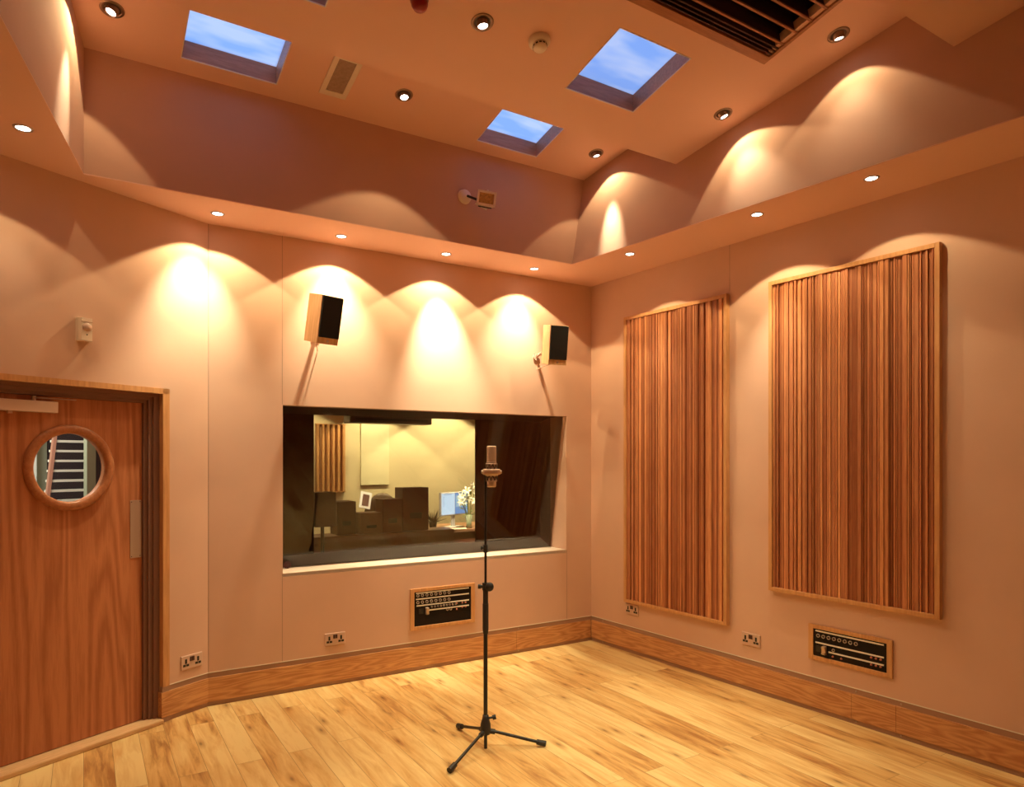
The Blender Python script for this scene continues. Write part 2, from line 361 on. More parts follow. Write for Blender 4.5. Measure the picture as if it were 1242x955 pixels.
# skylights: lined shaft, pane above
for i, (x0, x1, y0, y1, zf) in enumerate(SKY):
    c = ((x0+x1)/2, (y0+y1)/2)
    t_ = thing('window_%d' % (i+2), None, None, Matrix.Translation((c[0], c[1], zf(*c))), kind='structure')
    dz = lambda h: (lambda x, y: zf(x+c[0], y+c[1]) - zf(*c) + h)
    X0, X1, Y0, Y1 = x0-c[0], x1-c[0], y0-c[1], y1-c[1]; w_ = .012; H = .108
    b = MB()
    for p in ([(X0-.03, Y0-.03), (X1+.03, Y0-.03), (X1+.03, Y0), (X0-.03, Y0)], [(X0-.03, Y1), (X1+.03, Y1), (X1+.03, Y1+.03), (X0-.03, Y1+.03)],
              [(X0-.03, Y0), (X0, Y0), (X0, Y1), (X0-.03, Y1)], [(X1, Y0), (X1+.03, Y0), (X1+.03, Y1), (X1, Y1)]):
        b.prism(p, dz(.051), dz(H), M_sky)
    for p in ([(X0, Y0), (X1, Y0), (X1, Y0+.006), (X0, Y0+.006)], [(X0, Y1-.006), (X1, Y1-.006), (X1, Y1), (X0, Y1)],
              [(X0, Y0+.006), (X0+.006, Y0+.006), (X0+.006, Y1-.006), (X0, Y1-.006)], [(X1-.006, Y0+.006), (X1, Y0+.006), (X1, Y1-.006), (X1-.006, Y1-.006)]):
        b.prism(p, dz(.003), dz(H-.002), M_sky)
    b.build('window_lining', t_)
    b = MB()
    for p in ([(X0, Y0), (X1, Y0), (X1, Y0+.005), (X0, Y0+.005)], [(X0, Y1-.005), (X1, Y1-.005), (X1, Y1), (X0, Y1)],
              [(X0, Y0), (X0+.005, Y0), (X0+.005, Y1), (X0, Y1)], [(X1-.005, Y0), (X1, Y0), (X1, Y1), (X1-.005, Y1)]):
        b.prism(p, dz(-.002), dz(.003), M_white)
    b.build('edge_bead', t_)
    b = MB(); b.face([(x, y, dz(.099)(x, y)) for x, y in ((X0, Y0), (X1, Y0), (X1, Y1), (X0, Y1))], M_skyglass); b.build('window_pane', t_, label='glowing pale blue pane')

# ------------------------------------------------------------------ skirting
def skirt(u0, u1, M, name, joints, flip=False):
    b = MB()
    js = [u0] + joints + [u1]
    for i in range(len(js)-1):
        b.box(js[i]+(.001 if i else 0), js[i+1]-.001, -.006, .004, .03, .182, M_oak)
    b.box(u0, u1, -.001, .004, .215, .221, M_lab)
    for j in joints:
        for z in (.017, .198):
            b.lathe([(0, .003), (.005, .002), (.006, 0)], M_chrome, 10, Matrix.Translation((j+.025, .004, z)) @ Matrix.Rotation(R(90), 4, 'X'))
    struct(b, name).matrix_world = M
fu = lambda u, v, M, P: (M.inverted() @ on_plane(u, v, P, M.to_3x3() @ Vector((0, 1, 0)))).x
skirt(0, FL-.008, FR, 'baseboard_front', [fu(626, 770, FR, A)])
skirt(.008, RL-.02, RR, 'baseboard_right', [.12, fu(1033, 845, RR, B), fu(1087, 865, RR, B), 5.2])
b = MB()
b.box(DU1-.045, -.001, -.006, .004, .03, .182, M_oak); b.box(DU1-.045, DU1-.0, -.004, .05, .0, .215, M_grey); b.box(DU1-.052, DU1-.045, -.008, .05, .03, .182, M_oak)
b.box(DU1, 0, -.001, .004, .215, .221, M_lab)
struct(b, 'baseboard_left').matrix_world = DR
# thin seams between the stretched wall panels
def seam(M, u, z0, z1, name):
    b = MB(); b.M = M; b.box(u-.0012, u+.0012, -.0006, .003, z0, z1, mat('seam', (.30, .20, .16), .9)); struct(b, name)
seam(FR, wx0-.004, wz1, ZS, 'trim_2'); seam(FR, wx0-.004, .221, wz0, 'trim_3'); seam(FR, .004, .221, ZS, 'trim_4')
seam(FR, wx1+.004, .221, wz0, 'trim_5')
seam(RR, fu(885, 320, RR, B), 2.79, ZS, 'trim_6')
b = MB(); b.box(DU0, -.318, -.03, .12, 0, .028, wood('threshold_oak', (.60, .36, .18), (.74, .48, .26), (1.6, 14, 14), .4), bev=.006); struct(b, 'trim_1').matrix_world = DR

# ------------------------------------------------------------------ door
dm = DR @ Matrix.Translation((-.391, 0, 0))
dt = thing('door_1', None, None, dm, kind='structure')
b = MB()     # oak lining and stepped dark jamb; x: 0 = leaf edge, leaf runs to -0.96
b.box(.081, .123, -.006, .12, .215, DZ, M_oakv); b.box(-1.03, .123, -.006, .12, DZ-.032, DZ, M_oakv); b.box(-1.03, -.99, -.006, .12, 0, DZ-.032, M_oakv)
b.build('door_frame', dt)
b = MB()
b.box(.045, .081, .03, .12, 0, 1.996, M_jamb); b.box(.022, .045, .045, .12, 0, 1.975, M_jamb); b.box(.002, .022, .062, .12, 0, 1.955, M_jamb)
b.box(-.99, .045, .03, .12, 1.975, 1.996, M_jamb); b.box(-.99, .022, .045, .12, 1.955, 1.975, M_jamb); b.box(-.99, .002, .062, .12, 1.938, 1.955, M_jamb)
b.box(-.99, -.965, .045, .12, 0, 1.955, M_jamb)
b.build('door_jamb', dt, label='dark grey stepped jamb')
pcx, pcz, pr0, pr1 = -.797+.391, 1.552, .192, .236
leaf = MB(); seg = 64                   # leaf with a round hole
x0, x1, z0, z1 = -.963, 0.0, .032, 1.936
import itertools
angs = [2*math.pi*i/seg for i in range(seg)]
def border(a):
    dx, dz_ = math.cos(a), math.sin(a); ts = []
    if dx > 1e-9: ts.append((x1-pcx)/dx)
    if dx < -1e-9: ts.append((x0-pcx)/dx)
    if dz_ > 1e-9: ts.append((z1-pcz)/dz_)
    if dz_ < -1e-9: ts.append((z0-pcz)/dz_)
    k = min(ts); return pcx+dx*k, pcz+dz_*k
corn = [math.atan2(zz-pcz, xx-pcx) % (2*math.pi) for xx in (x0, x1) for zz in (z0, z1)]
angs = sorted(angs + corn)
for i in range(len(angs)):
    a, c = angs[i], angs[(i+1) % len(angs)]
    (bx, bz), (ex, ez) = border(a), border(c)
    p = [(pcx+pr0*math.cos(a), pcz+pr0*math.sin(a)), (bx, bz), (ex, ez), (pcx+pr0*math.cos(c), pcz+pr0*math.sin(c))]
    for y in (.08, .125): leaf.face([(q[0], y, q[1]) for q in p], M_door)
    leaf.face([(p[0][0], .08, p[0][1]), (p[0][0], .125, p[0][1]), (p[3][0], .125, p[3][1]), (p[3][0], .08, p[3][1])], M_door)
    leaf.face([(p[1][0], .08, p[1][1]), (p[1][0], .125, p[1][1]), (p[2][0], .125, p[2][1]), (p[2][0], .08, p[2][1])], M_door)
bmesh.ops.remove_doubles(leaf.bm, verts=leaf.bm.verts[:], dist=1e-5)
lo = leaf.build('door_leaf', dt)
MY = Matrix.Translation((pcx, .08, pcz)) @ Matrix.Rotation(R(90), 4, 'X')
b = MB(); b.lathe([(pr0-.004, -.02), (pr0-.004, .010), (pr0+.006, .018), (pr1-.010, .018), (pr1, .008), (pr1, 0)], wood('ring_oak', (.36, .125, .055), (.46, .18, .08), (10, 10, 10), .35), 64, MY)
b.build('porthole_ring', dt)
b = MB(); b.lathe([(0, -.006), (pr0, -.006)], M_pglass, 48, MY); b.build('porthole_glass', dt)
b = MB(); b.box(-.072, -.004, .077, .080, 1.01, 1.354, M_steel, bev=.001)
for zz in (1.02, 1.344):
    for xx in (-.064, -.012): b.lathe([(0, .002), (.003, 0)], M_blackp, 8, Matrix.Translation((xx, .077, zz)) @ Matrix.Rotation(R(90), 4, 'X'))
b.build('push_plate', dt, label='brushed metal push plate')
b = MB(); b.box(-.80, -.487, .040, .079, 1.847, 1.907, mat('closer_paint', (.70, .52, .44), .4), bev=.003); b.box(-.72, -.70, .05, .07, 1.835, 1.847, M_cream)
co = b.build('door_closer', dt, label='pale box shaped door closer')
b = MB(); b.tube((-.60, .055, 1.905), (-.60, .055, 1.932), .010, M_chrome)
b.solid([(-.60, .045, 1.920), (-.40, .03, 1.920), (-.40, .042, 1.920), (-.60, .060, 1.920), (-.60, .045, 1.926), (-.40, .03, 1.926), (-.40, .042, 1.926), (-.60, .060, 1.926)],
        [(0,3,2,1),(4,5,6,7),(0,1,5,4),(1,2,6,5),(2,3,7,6),(3,0,4,7)], M_chrome)
b.build('closer_arm', co)

# corridor behind the door
M_cor = mat('corridor_paint', (.52, .58, .46), .8); M_cordark = mat('corridor_dark', (.03, .02, .03), .8)
b = MB(); b.M = DR; b.box(-2.4, .55, 1.9, 2.0, 0, 2.6, M_cor); struct(b, 'wall_corridor_back')
b = MB(); b.M = DR; b.box(-2.5, -2.4, .12, 2.0, 0, 2.6, M_cor); struct(b, 'wall_corridor_left')
b = MB(); b.M = DR; b.box(.5, .55, .14, 2.0, 0, 2.6, M_cor); struct(b, 'wall_corridor_right')
b = MB(); b.M = DR; b.box(-2.5, .55, .12, 2.0, 2.5, 2.6, M_ceil); struct(b, 'ceiling')
b = MB(); b.M = DR; b.box(-2.5, .55, .13, 2.0, -.08, 0, M_grey); struct(b, 'floor')
DN = DR.to_3x3() @ Vector((0, 1, 0))
def dpt(u, v, depth): return DR.inverted() @ on_plane(u, v, A + DN*depth, DN)
# dark cupboard recess, pale post and white board seen round the ladder
def placed(o, M): o.matrix_world = M; return o
pA, pB = dpt(61, 520, 1.84), dpt(106, 615, 1.84)
pB.x = min(pB.x, -.02)
o = MB(); o.box(pA.x, dpt(106, 560, 1.84).x, 1.84, 1.89, 0, 2.3, M_cordark)
tag(placed(o.build('cupboard'), DR), 'dark cupboard behind the ladder beyond the round door window', 'cupboard')
o = MB(); o.box(dpt(30, 560, 1.75).x, dpt(44.5, 560, 1.75).x, 1.75, 1.89, 0, 2.2, mat('white_board', (.85, .92, .95), .5, bump=.02))
tag(placed(o.build('white_board'), DR), 'tall white board at the left side of the round door window', 'board')
o = MB(); o.box(dpt(116.5, 560, .8).x, dpt(140, 560, .8).x, .8, .84, 0, 2.3, M_cordark)
tag(placed(o.build('dark_screen'), DR), 'dark upright screen at the right side of the round door window', 'screen')
o = MB(); o.box(dpt(105.5, 560, .8).x, dpt(116.2, 560, .8).x, .8, .84, 0, 2.3, mat('post_paint', (.30, .34, .26), .6))
tag(placed(o.build('post'), DR), 'grey green upright post right of the ladder in the round door window', 'post')
# step ladder
la, lb = dpt(64.8, 523, 1.3), dpt(55.0, 606, 1.2)
lt = thing('step_ladder', 'steep ladder with white treads seen through the round door window', 'ladder', DR @ Matrix.Translation((lb.x, 1.0, 0)))
sl = (la - lb); kx = sl.x/sl.z; ky = sl.y/sl.z
mr = mat('ladder_rail', (.42, .20, .15), .4); mw = mat('ladder_tread', (.88, .88, .84), .4)
def lp(z): return Vector((lb.x + kx*(z-lb.z) - lb.x, lb.y + ky*(z-lb.z) - 1.0, z))
zt = 2.15
rw = dpt(107, 606, 1.2).x - lb.x
def slope_bar(b, dx, wd, m):
    p, q = lp(0), lp(zt)
    b.solid([(p.x+dx, p.y-.03, 0), (p.x+dx+wd, p.y-.03, 0), (p.x+dx+wd, p.y-.005, 0), (p.x+dx, p.y-.005, 0),
             (q.x+dx, q.y-.03, zt), (q.x+dx+wd, q.y-.03, zt), (q.x+dx+wd, q.y-.005, zt), (q.x+dx, q.y-.005, zt)],
            [(0,3,2,1),(4,5,6,7),(0,1,5,4),(1,2,6,5),(2,3,7,6),(3,0,4,7)], m)
b = MB(); slope_bar(b, -.008, .022, mr); b.build('rail', lt)
b = MB(); slope_bar(b, rw-.02, .025, mw); b.build('rail', lt)
ys = [529.8-11.5, 529.8-3, 535.4, 546.5, 558, 569.7, 581.9, 594.4, 607]
zsx = sorted([dpt(80, y, 1.25).z for y in (535.4, 546.5, 558, 569.7, 581.9, 594.4, 607)])
st = (zsx[-1]-zsx[0])/6
z = zsx[0] - st*14
while z < zt-.05:
    if z > .05:
        p = lp(z); b = MB(); b.box(p.x+.01, p.x+rw-.01, p.y-.02, p.y+.05, z-.008, z+.008, mw); b.build('tread', lt)
    z += st

# ------------------------------------------------------------------ control room window
wt = thing('window_1', None, None, FR @ Matrix.Translation((wx0, 0, wz0)), kind='structure')
WW = wx1 - wx0; HH = wz1 - wz0
gi = .055; gb = .235       # glass set back more at the bottom
b = MB()
b.solid([(0, gi, HH), (WW, gi, HH), (WW+.0, gb, 0.004), (0, gb, 0.004), (0, gi+.008, HH), (WW, gi+.008, HH), (WW, gb+.008, .004), (0, gb+.008, .004)],
        [(0,3,2,1),(4,5,6,7)], M_glass)
b.build('window_pane', wt, label='tilted window glass')
b = MB(); b.box(0, WW, .0, gb+.03, -.02, .004, mat('sill_paint', (.80, .66, .56), .5)); b.build('window_sill', wt)
b = MB()   # reveals beyond the wall thickness, painted up to the glass
b.box(-.02, 0, .12, gb, 0, HH, M_wall); b.box(WW, WW+.02, .12, gb+.01, 0, HH, M_wall)
b.build('window_reveal', wt)
DB = .90   # depth of the dark box to its back plane
ox0, ox1 = 1.604-1.151, 3.122-1.151
b = MB()
b.box(-.06, 0.0, gb+.012, DB, -.02, HH+.02, M_dark)
b.solid([(WW, gb+.012, -.0), (WW+.33, DB, -.0), (WW+.33, DB, HH), (WW, gb+.012, HH), (WW+.05, gb+.012, 0), (WW+.38, DB, 0), (WW+.38, DB, HH), (WW+.05, gb+.012, HH)],
        [(0,1,2,3),(7,6,5,4),(0,4,5,1),(1,5,6,2),(2,6,7,3),(3,7,4,0)], M_dark)
b.box(-.06, WW+.4, .12, DB+.03, HH, HH+.03, M_dark)
b.box(-.06, WW+.4, gb+.03, DB+.03, -.03, -.0, mat('box_floor_felt', (.20, .085, .07), .9))
b.box(-.06, ox0, DB, DB+.012, -.03, HH+.03, M_dark); b.box(ox1, WW+.4, DB, DB+.012, -.03, HH+.03, M_dark)
b.build('window_surround', wt, label='dark felt lined box between the panes')
b = MB(); b.box(ox0-.02, ox1+.02, DB+.014, DB+.019, 0, HH, M_rglass); b.build('window_pane', wt, label='rear window glass')
# small dark red ball on the sill
p = on_z(357.5, 687, wz0+.02)
b = MB()
p = FR @ Vector((wx0+.075, gb-.035, wz0+.004))
for i in range(40):
    a = i*2.399; zz = 1-2*(i+.5)/40; rr = math.sqrt(1-zz*zz)
    b.ball((.022*rr*math.cos(a), .022*rr*math.sin(a), .027+.022*zz), .0055, mat('dark_red_bead', (.10, .015, .02), .4), sub=1)
o = tag(b.build('knobbly_ball'), 'small dark red knobbly ball in the left corner of the window sill', 'ball'); o.location = p

# ------------------------------------------------------------------ control room
M_cr = mat('control_room_paint', (.76, .66, .46), .85)
b = MB(); b.box(1.0, 6.2, 8.0, 8.1, 0, 2.7, M_cr); struct(b, 'wall_control_room_back')
b = MB(); b.box(.9, 1.0, 5.8, 8.1, 0, 2.7, M_cr); struct(b, 'wall_control_room_left')
b = MB(); b.box(6.2, 6.3, 5.7, 8.1, 0, 2.7, M_cr); struct(b, 'wall_control_room_right')
b = MB(); b.box(.9, 6.3, 5.74, 5.8, 0, .78, M_dark); b.box(.9, 6.3, 5.74, 5.8, 2.05, 2.7, M_dark)
b.box(.9, 1.55, 5.74, 5.8, .78, 2.05, M_dark); b.box(3.40, 6.3, 5.74, 5.8, .78, 2.05, M_dark); struct(b, 'wall_control_room_front')
b = MB(); b.box(.9, 6.3, 5.74, 8.1, 2.6, 2.7, M_ceil); struct(b, 'ceiling')
b = MB(); b.box(.9, 6.3, 5.74, 8.1, -.08, 0, mat('carpet', (.10, .06, .045), .95)); struct(b, 'floor')
# faint door outline on the back wall
def bw(u, v): return on_y(u, v, 8.0)
# slatted panel on the back wall
q0, q1 = bw(382, 514), bw(418, 597)
t_ = thing('wall_panel', 'small oak slatted acoustic panel on the control room wall, seen through glass', 'wall panel', Matrix.Translation((q0.x, 8.0, q1.z)))
W_, H_ = q1.x-q0.x, q0.z-q1.z
b = MB(); b.box(0, W_, -.012, 0, 0, H_, mat('panel_back', (.42, .24, .13), .7)); b.build('backing', t_)
b = MB()
for k in range(6):
    x = .01 + k*(W_-.045)/5; b.box(x, x+.026, -.05, -.012, .01, H_-.01, M_oakv)
b.box(0, W_, -.045, -.012, 0, .01, M_oakv); b.box(0, W_, -.045, -.012, H_-.01, H_, M_oakv)
b.build('slats', t_)
q0, q1 = bw(437, 500), bw(471, 588)
b = MB(); b.box(q0.x, q1.x, 7.975, 7.9995, q1.z, 2.25, mat('pinboard', (.84, .78, .56), .8), bev=.003)
tag(b.build('absorber_panel'), 'plain cream flat wall panel beside the slatted panel in control room', 'wall panel')
q0, q1 = on_y(425, 505, 6.9), on_y(524, 515.5, 6.9)
t_ = thing('ceiling_box', 'long dark box hanging from the control room ceiling', 'ceiling box', Matrix.Translation(((q0.x+q1.x)/2, 6.9, q1.z)))
hw = (q1.x-q0.x)/2
b = MB(); b.box(-hw, hw, 0, .22, 0, .25, mat('box_shell', (.09, .05, .035), .4), bev=.01); b.build('body', t_)
b = MB(); b.box(-hw+.05, hw-.05, -.005, 0, .03, .05, M_black); b.box(-hw+.05, hw-.05, -.005, 0, .07, .08, M_black); b.build('slot', t_)
for x in (-hw+.1, hw-.1):
    b = MB(); b.tube((x, .11, .25), (x, .11, 2.6-q1.z), .012, M_black); b.build('hanger', t_)

# console
M_console = mat('console_brown', (.20, .060, .034), .45, bump=.1, bscale=60); M_desk = wood('desk_wood', (.30, .15, .08), (.42, .22, .12), (1.5, 12, 12), .35)
t_ = thing('mixing_console', 'long dark brown mixing console desk behind the control room window', 'mixing console', Matrix.Translation((2.3, 6.35, 0)))
b = MB(); b.box(-1.2, .8, -.33, -.05, .0, .91, M_console, bev=.008); b.build('meter_bridge', t_)
b = MB(); b.prism([(-1.2, -.05), (.8, -.05), (.8, .5), (-1.2, .5)], .62, lambda x, y: .84-.2*(y+.05), M_console); b.build('console_top', t_)
for x in (-1.1, .74):
    b = MB(); b.box(x-.03, x+.03, -.02, .45, 0, .62, M_console); b.build('leg', t_)
CON = .91
def boxspk(u0, v0, u1, y, label, dep=.2, name='studio_monitor', base=CON, c=(.08, .022, .014), group='loudspeakers on the console'):
    p, q = on_y(u0, v0, y), on_y(u1, v0, y); hw = (q.x-p.x)/2; h = p.z-base
    t_ = thing(name, label, 'speaker', Matrix.Translation(((p.x+q.x)/2, y, base)), group)
    m = mat('speaker_shell_%d' % int(c[0]*1000), c, .5, bump=.1, bscale=90)
    b = MB(); b.box(-hw, hw, 0, dep, 0, h, m, bev=.006); b.build('cabinet', t_)
    b = MB(); b.box(-hw*.45, hw*.45, -.004, .0, h*.28, h*.42, M_blackp, bev=.002); b.build('connector_plate', t_)
    b = MB(); b.lathe([(0, .004), (hw*.5, .004), (hw*.62, 0)], M_cloth, 24, Matrix.Translation((0, dep, h*.38)) @ Matrix.Rotation(R(-90), 4, 'X')); b.build('woofer', t_)
    b = MB(); b.lathe([(0, .004), (hw*.25, .004), (hw*.3, 0)], M_cloth, 20, Matrix.Translation((0, dep, h*.78)) @ Matrix.Rotation(R(-90), 4, 'X')); b.build('tweeter', t_)
boxspk(409, 609, 432, 6.06, 'narrow dark speaker on the console, below the slatted panel', .2)
boxspk(437, 623, 464, 6.03, 'short square brown speaker on the console, lowest of the row', .2, c=(.21, .085, .042))
boxspk(464.5, 606, 488, 6.05, 'middle-height brown speaker touching the big speaker on the console', .2, c=(.19, .06, .034))
boxspk(488.5, 592, 520, 6.10, 'tallest brown speaker on the console, beside the laptop desk', .2, c=(.16, .05, .03))
# speaker on a stand at the left edge
p, q = on_y(376, 597, 5.97), on_y(401, 637, 5.97)
t_ = thing('stand_speaker', 'dark loudspeaker on a thin stand at the left edge of the control room view', 'speaker', Matrix.Translation(((p.x+q.x)/2, 5.89, 0)))
hw = (q.x-p.x)/2
b = MB(); b.box(-hw, hw, -.08, .12, q.z, p.z, mat('speaker_shell_60', (.06, .035, .03), .5), bev=.006); b.build('cabinet', t_)
b = MB(); b.tube((0, .02, .02), (0, .02, q.z), .016, M_black); b.build('pole', t_)
b = MB(); b.lathe([(0, 0), (.09, 0), (.09, .012), (0, .018)], M_black, 32, Matrix.Translation((0, .02, 0))); b.build('base', t_)

# desk with computer
t_ = thing('side_desk', 'brown wooden desk carrying the computer screen in the control room', 'desk', Matrix.Translation((3.75, 7.0, 0)))
b = MB(); b.box(-.62, .9, -.36, .36, .80, .83, M_desk, bev=.003); b.build('desktop', t_)
b = MB(); b.box(-.56, .84, -.33, -.31, .12, .80, M_console); b.build('modesty_panel', t_)
for x in (-.58, .86):
    b = MB(); b.box(x-.02, x+.02, -.32, .32, 0, .80, M_desk); b.build('leg', t_)
p0, p1 = on_y(534.8, 598, 6.82), on_y(567.5, 603, 7.02)
base = (p0+p1)/2; xd = Vector((p1.x-p0.x, p1.y-p0.y, 0)); sw = xd.length; sh = p0.z - on_y(534.8, 627, 6.82).z
t_ = thing('computer_monitor', 'silver framed computer screen showing blue windows beside the lilies', 'computer screen', frame((base.x, base.y, .83), xd))
zb = p0.z - sh - .83
b = MB(); b.box(-sw/2, sw/2, 0, .03, zb, zb+sh, mat('silver_plastic', (.55, .55, .55), .35), bev=.006); b.build('bezel', t_)
Mscr = lambda n, c, s: mat(n, (.02, .02, .02), .3, emit=c, estr=s)
b = MB(); b.box(-sw/2+.012, -.005, -.002, 0, zb+.014, zb+sh-.014, Mscr('screen_page', (.55, .78, 1), .95))
b.box(.003, sw/2-.012, -.002, 0, zb+.014, zb+sh-.014, Mscr('screen_blue', (.16, .36, .75), .8))
b.box(.02, sw/2-.02, -.003, -.002, zb+sh*.35, zb+sh*.86, Mscr('screen_window', (.38, .62, .78), .8))
b.box(.06, sw/2-.035, -.004, -.003, zb+sh*.40, zb+sh*.52, Mscr('screen_dialog', (.75, .88, .95), .8))
for k in range(6): b.box(-sw/2+.03, -sw/2+.06, -.003, -.002, zb+sh*(.42+.075*k), zb+sh*(.44+.075*k), Mscr('screen_text', (.25, .42, .7), .7))
b.box(-sw/2+.05, -.05, -.003, -.002, zb+sh*.9, zb+sh*.92, Mscr('screen_bar', (.2, .25, .35), .6))
b.build('screen', t_, label='glowing pale blue screen')
b = MB(); b.box(-.03, .03, .02, .035, .006, zb+.05, mat('silver_plastic', (.6, .6, .6), .4)); b.box(-.1, .1, -.05, .1, 0, .008, mat('silver_plastic', (.6, .6, .6), .4)); b.build('stand', t_)

# lilies in a vase
fp = on_y(566, 632, 6.72)
fp_lily = Vector((fp.x+.0, 6.72, 1.2))
t_ = thing('lily_vase', 'vase of white lilies next to the computer screen', 'flowers', Matrix.Translation((fp.x+.03, 6.72, .83)))
mp_ = mat('lily_petal', (.92, .90, .72), .6, emit=None); mg = mat('lily_leaf', (.16, .24, .05), .6); mgl = mat('vase_glass', (.35, .40, .25), .15)
b = MB(); b.lathe([(.0, 0), (.035, 0), (.03, .06), (.04, .15), (.038, .15), (.028, .06), (.03, .006), (0, .006)], mgl, 24); b.build('vase', t_)
random.seed(4)
heads = [(-.085, 0, .36), (-.04, -.03, .42), (-.02, .02, .33), (.04, 0, .47), (.05, -.02, .38), (-.06, .03, .28), (-.10, -.02, .30), (.015, -.05, .30)]
b = MB()
for hx, hy, hz in heads:
    b.tube((0, 0, .03), (hx*.5, hy*.5, hz*.6), .003, mg, seg=6); b.tube((hx*.5, hy*.5, hz*.6), (hx, hy, hz), .003, mg, seg=6)
b.build('stems', t_)
b = MB()
for k in range(26):
    a = random.uniform(0, 6.28); r_ = random.uniform(.02, .07); zc = random.uniform(.1, .38); l = random.uniform(.05, .1)
    c = Vector((r_*math.cos(a), r_*math.sin(a), zc)); d = Vector((math.cos(a), math.sin(a), random.uniform(-.2, .9))).normalized(); s_ = d.cross(Vector((0, 0, 1))).normalized()*.011
    b.solid([c, c+d*l*.5+s_, c+d*l, c+d*l*.5-s_, c+d*l*.5+Vector((0, 0, .006))], [(0, 1, 4), (1, 2, 4), (2, 3, 4), (3, 0, 4)], mg)
b.build('leaves', t_)
for hx, hy, hz in heads:
    b = MB(); ax = Vector((hx, -.06, .03)).normalized(); u_ = ax.orthogonal().normalized(); v_ = ax.cross(u_)
    c = Vector((hx, hy, hz))
    for k in range(6):
        a = k*math.pi/3+random.random()*.2; d = (u_*math.cos(a)+v_*math.sin(a)); s_ = ax.cross(d)*.012; L_ = .058
        b.solid([c, c+d*L_*.45+ax*.018+s_, c+d*L_+ax*.012, c+d*L_*.45+ax*.018-s_, c+d*L_*.5+ax*.013], [(0, 1, 4), (1, 2, 4), (2, 3, 4), (3, 0, 4)], mp_)
    b.ball(c+ax*.015, .006, mat('lily_heart', (.7, .55, .15), .6), sub=1)
    b.build('flower', t_, recalc=False)
# dark spiky plant
fp = on_y(526, 632, 6.78)
t_ = thing('desk_plant', 'small dark spiky potted plant on the desk left of the screen', 'potted plant', Matrix.Translation((fp.x, 6.8, .83)))
b = MB(); b.lathe([(0, 0), (.035, 0), (.045, .08), (.04, .08), (.03, .01), (0, .01)], M_blackp, 20); b.build('pot', t_)
b = MB()
for k in range(40):
    a = random.uniform(0, 6.28); e = random.uniform(.3, 1.4); l = random.uniform(.09, .17); d = Vector((math.cos(a)*math.cos(e), math.sin(a)*math.cos(e), math.sin(e)))
    b.tube((0, 0, .07), Vector((0, 0, .07))+d*l, .006, mat('dark_leaf', (.05, .05, .03), .6), r1=.001, seg=5)
b.build('leaves', t_)
# papers on desk
b = MB(); b.prism([(3.38, 6.65), (3.58, 6.645), (3.6, 6.72), (3.42, 6.76)], .831, .836, mat('paper', (.85, .75, .58), .7))
tag(b.build('paper_sheet'), 'pale sheet of paper lying on the desk in front of the screen', 'paper')
# white picture frame on its stand (tilted)
p = on_y(443.5, 607, 6.75)
p_frame = p.copy()
t_ = thing('picture_frame', 'tilted white framed picture propped behind the console', 'picture frame', Matrix.Translation((p.x, 6.75, .80)))
Mt = Matrix.Translation((0, 0, p.z-.80)) @ Matrix.Rotation(R(12), 4, 'Y') @ Matrix.Rotation(R(-10), 4, 'X')
b = MB(); b.M = Mt; b.box(-.06, .06, 0, .012, -.085, .085, mat('white_frame', (.92, .90, .84), .4), bev=.003); b.build('frame', t_)
b = MB(); b.M = Mt; b.box(-.035, .035, -.003, 0, -.06, .06, mat('picture', (.16, .08, .06), .5)); b.build('picture', t_, label='dark brown picture')
b = MB(); b.tube((0.03, .03, 0), (.0, .02, p.z-.80), .006, M_black); b.lathe([(0, 0), (.06, 0), (.06, .01), (0, .012)], M_black, 20, Matrix.Translation((.03, .03, 0))); b.build('stand', t_)
# chair behind the console
p0, p1 = on_y(452, 600, 7.3), on_y(490, 600, 7.3)
t_ = thing('office_chair', 'dark office chair with rounded back behind the tall console speakers', 'chair', Matrix.Translation(((p0.x+p1.x)/2-.03, 7.42, 0)))
mc = mat('chair_leather', (.10, .055, .035), .45); hw = (p1.x-p0.x)/2+.03
b = MB(); b.ball((0, 0, p0.z-.27), .28, mc, sc=(hw/.28, .22, 1), sub=3); b.build('backrest', t_)
b = MB(); b.box(-hw, hw, .0, .48, .44, .52, mc, bev=.03); b.build('seat', t_)
b = MB(); b.tube((0, .24, .06), (0, .24, .44), .03, M_black); b.build('column', t_)
for k in range(5):
    a = 2*math.pi*k/5; b = MB(); b.tube((0, .24, .08), (.27*math.cos(a), .24+.27*math.sin(a), .05), .016, M_black); b.ball((.27*math.cos(a), .24+.27*math.sin(a), .027), .027, M_blackp); b.build('leg', t_)
# ring binders / boxes low between the speakers
for u0, u1, v, lab in ((402, 409, 637, 'small cream box on the console right of the stand speaker'), (432.5, 437, 634, 'small cream box on the console between two short speakers')):
    p, q = on_y(u0, v, 6.25), on_y(u1, v, 6.25); b = MB(); b.box(p.x, q.x, 6.272, 6.298, CON, p.z, M_lab, bev=.004)
    tag(b.build('small_box'), lab, 'box')

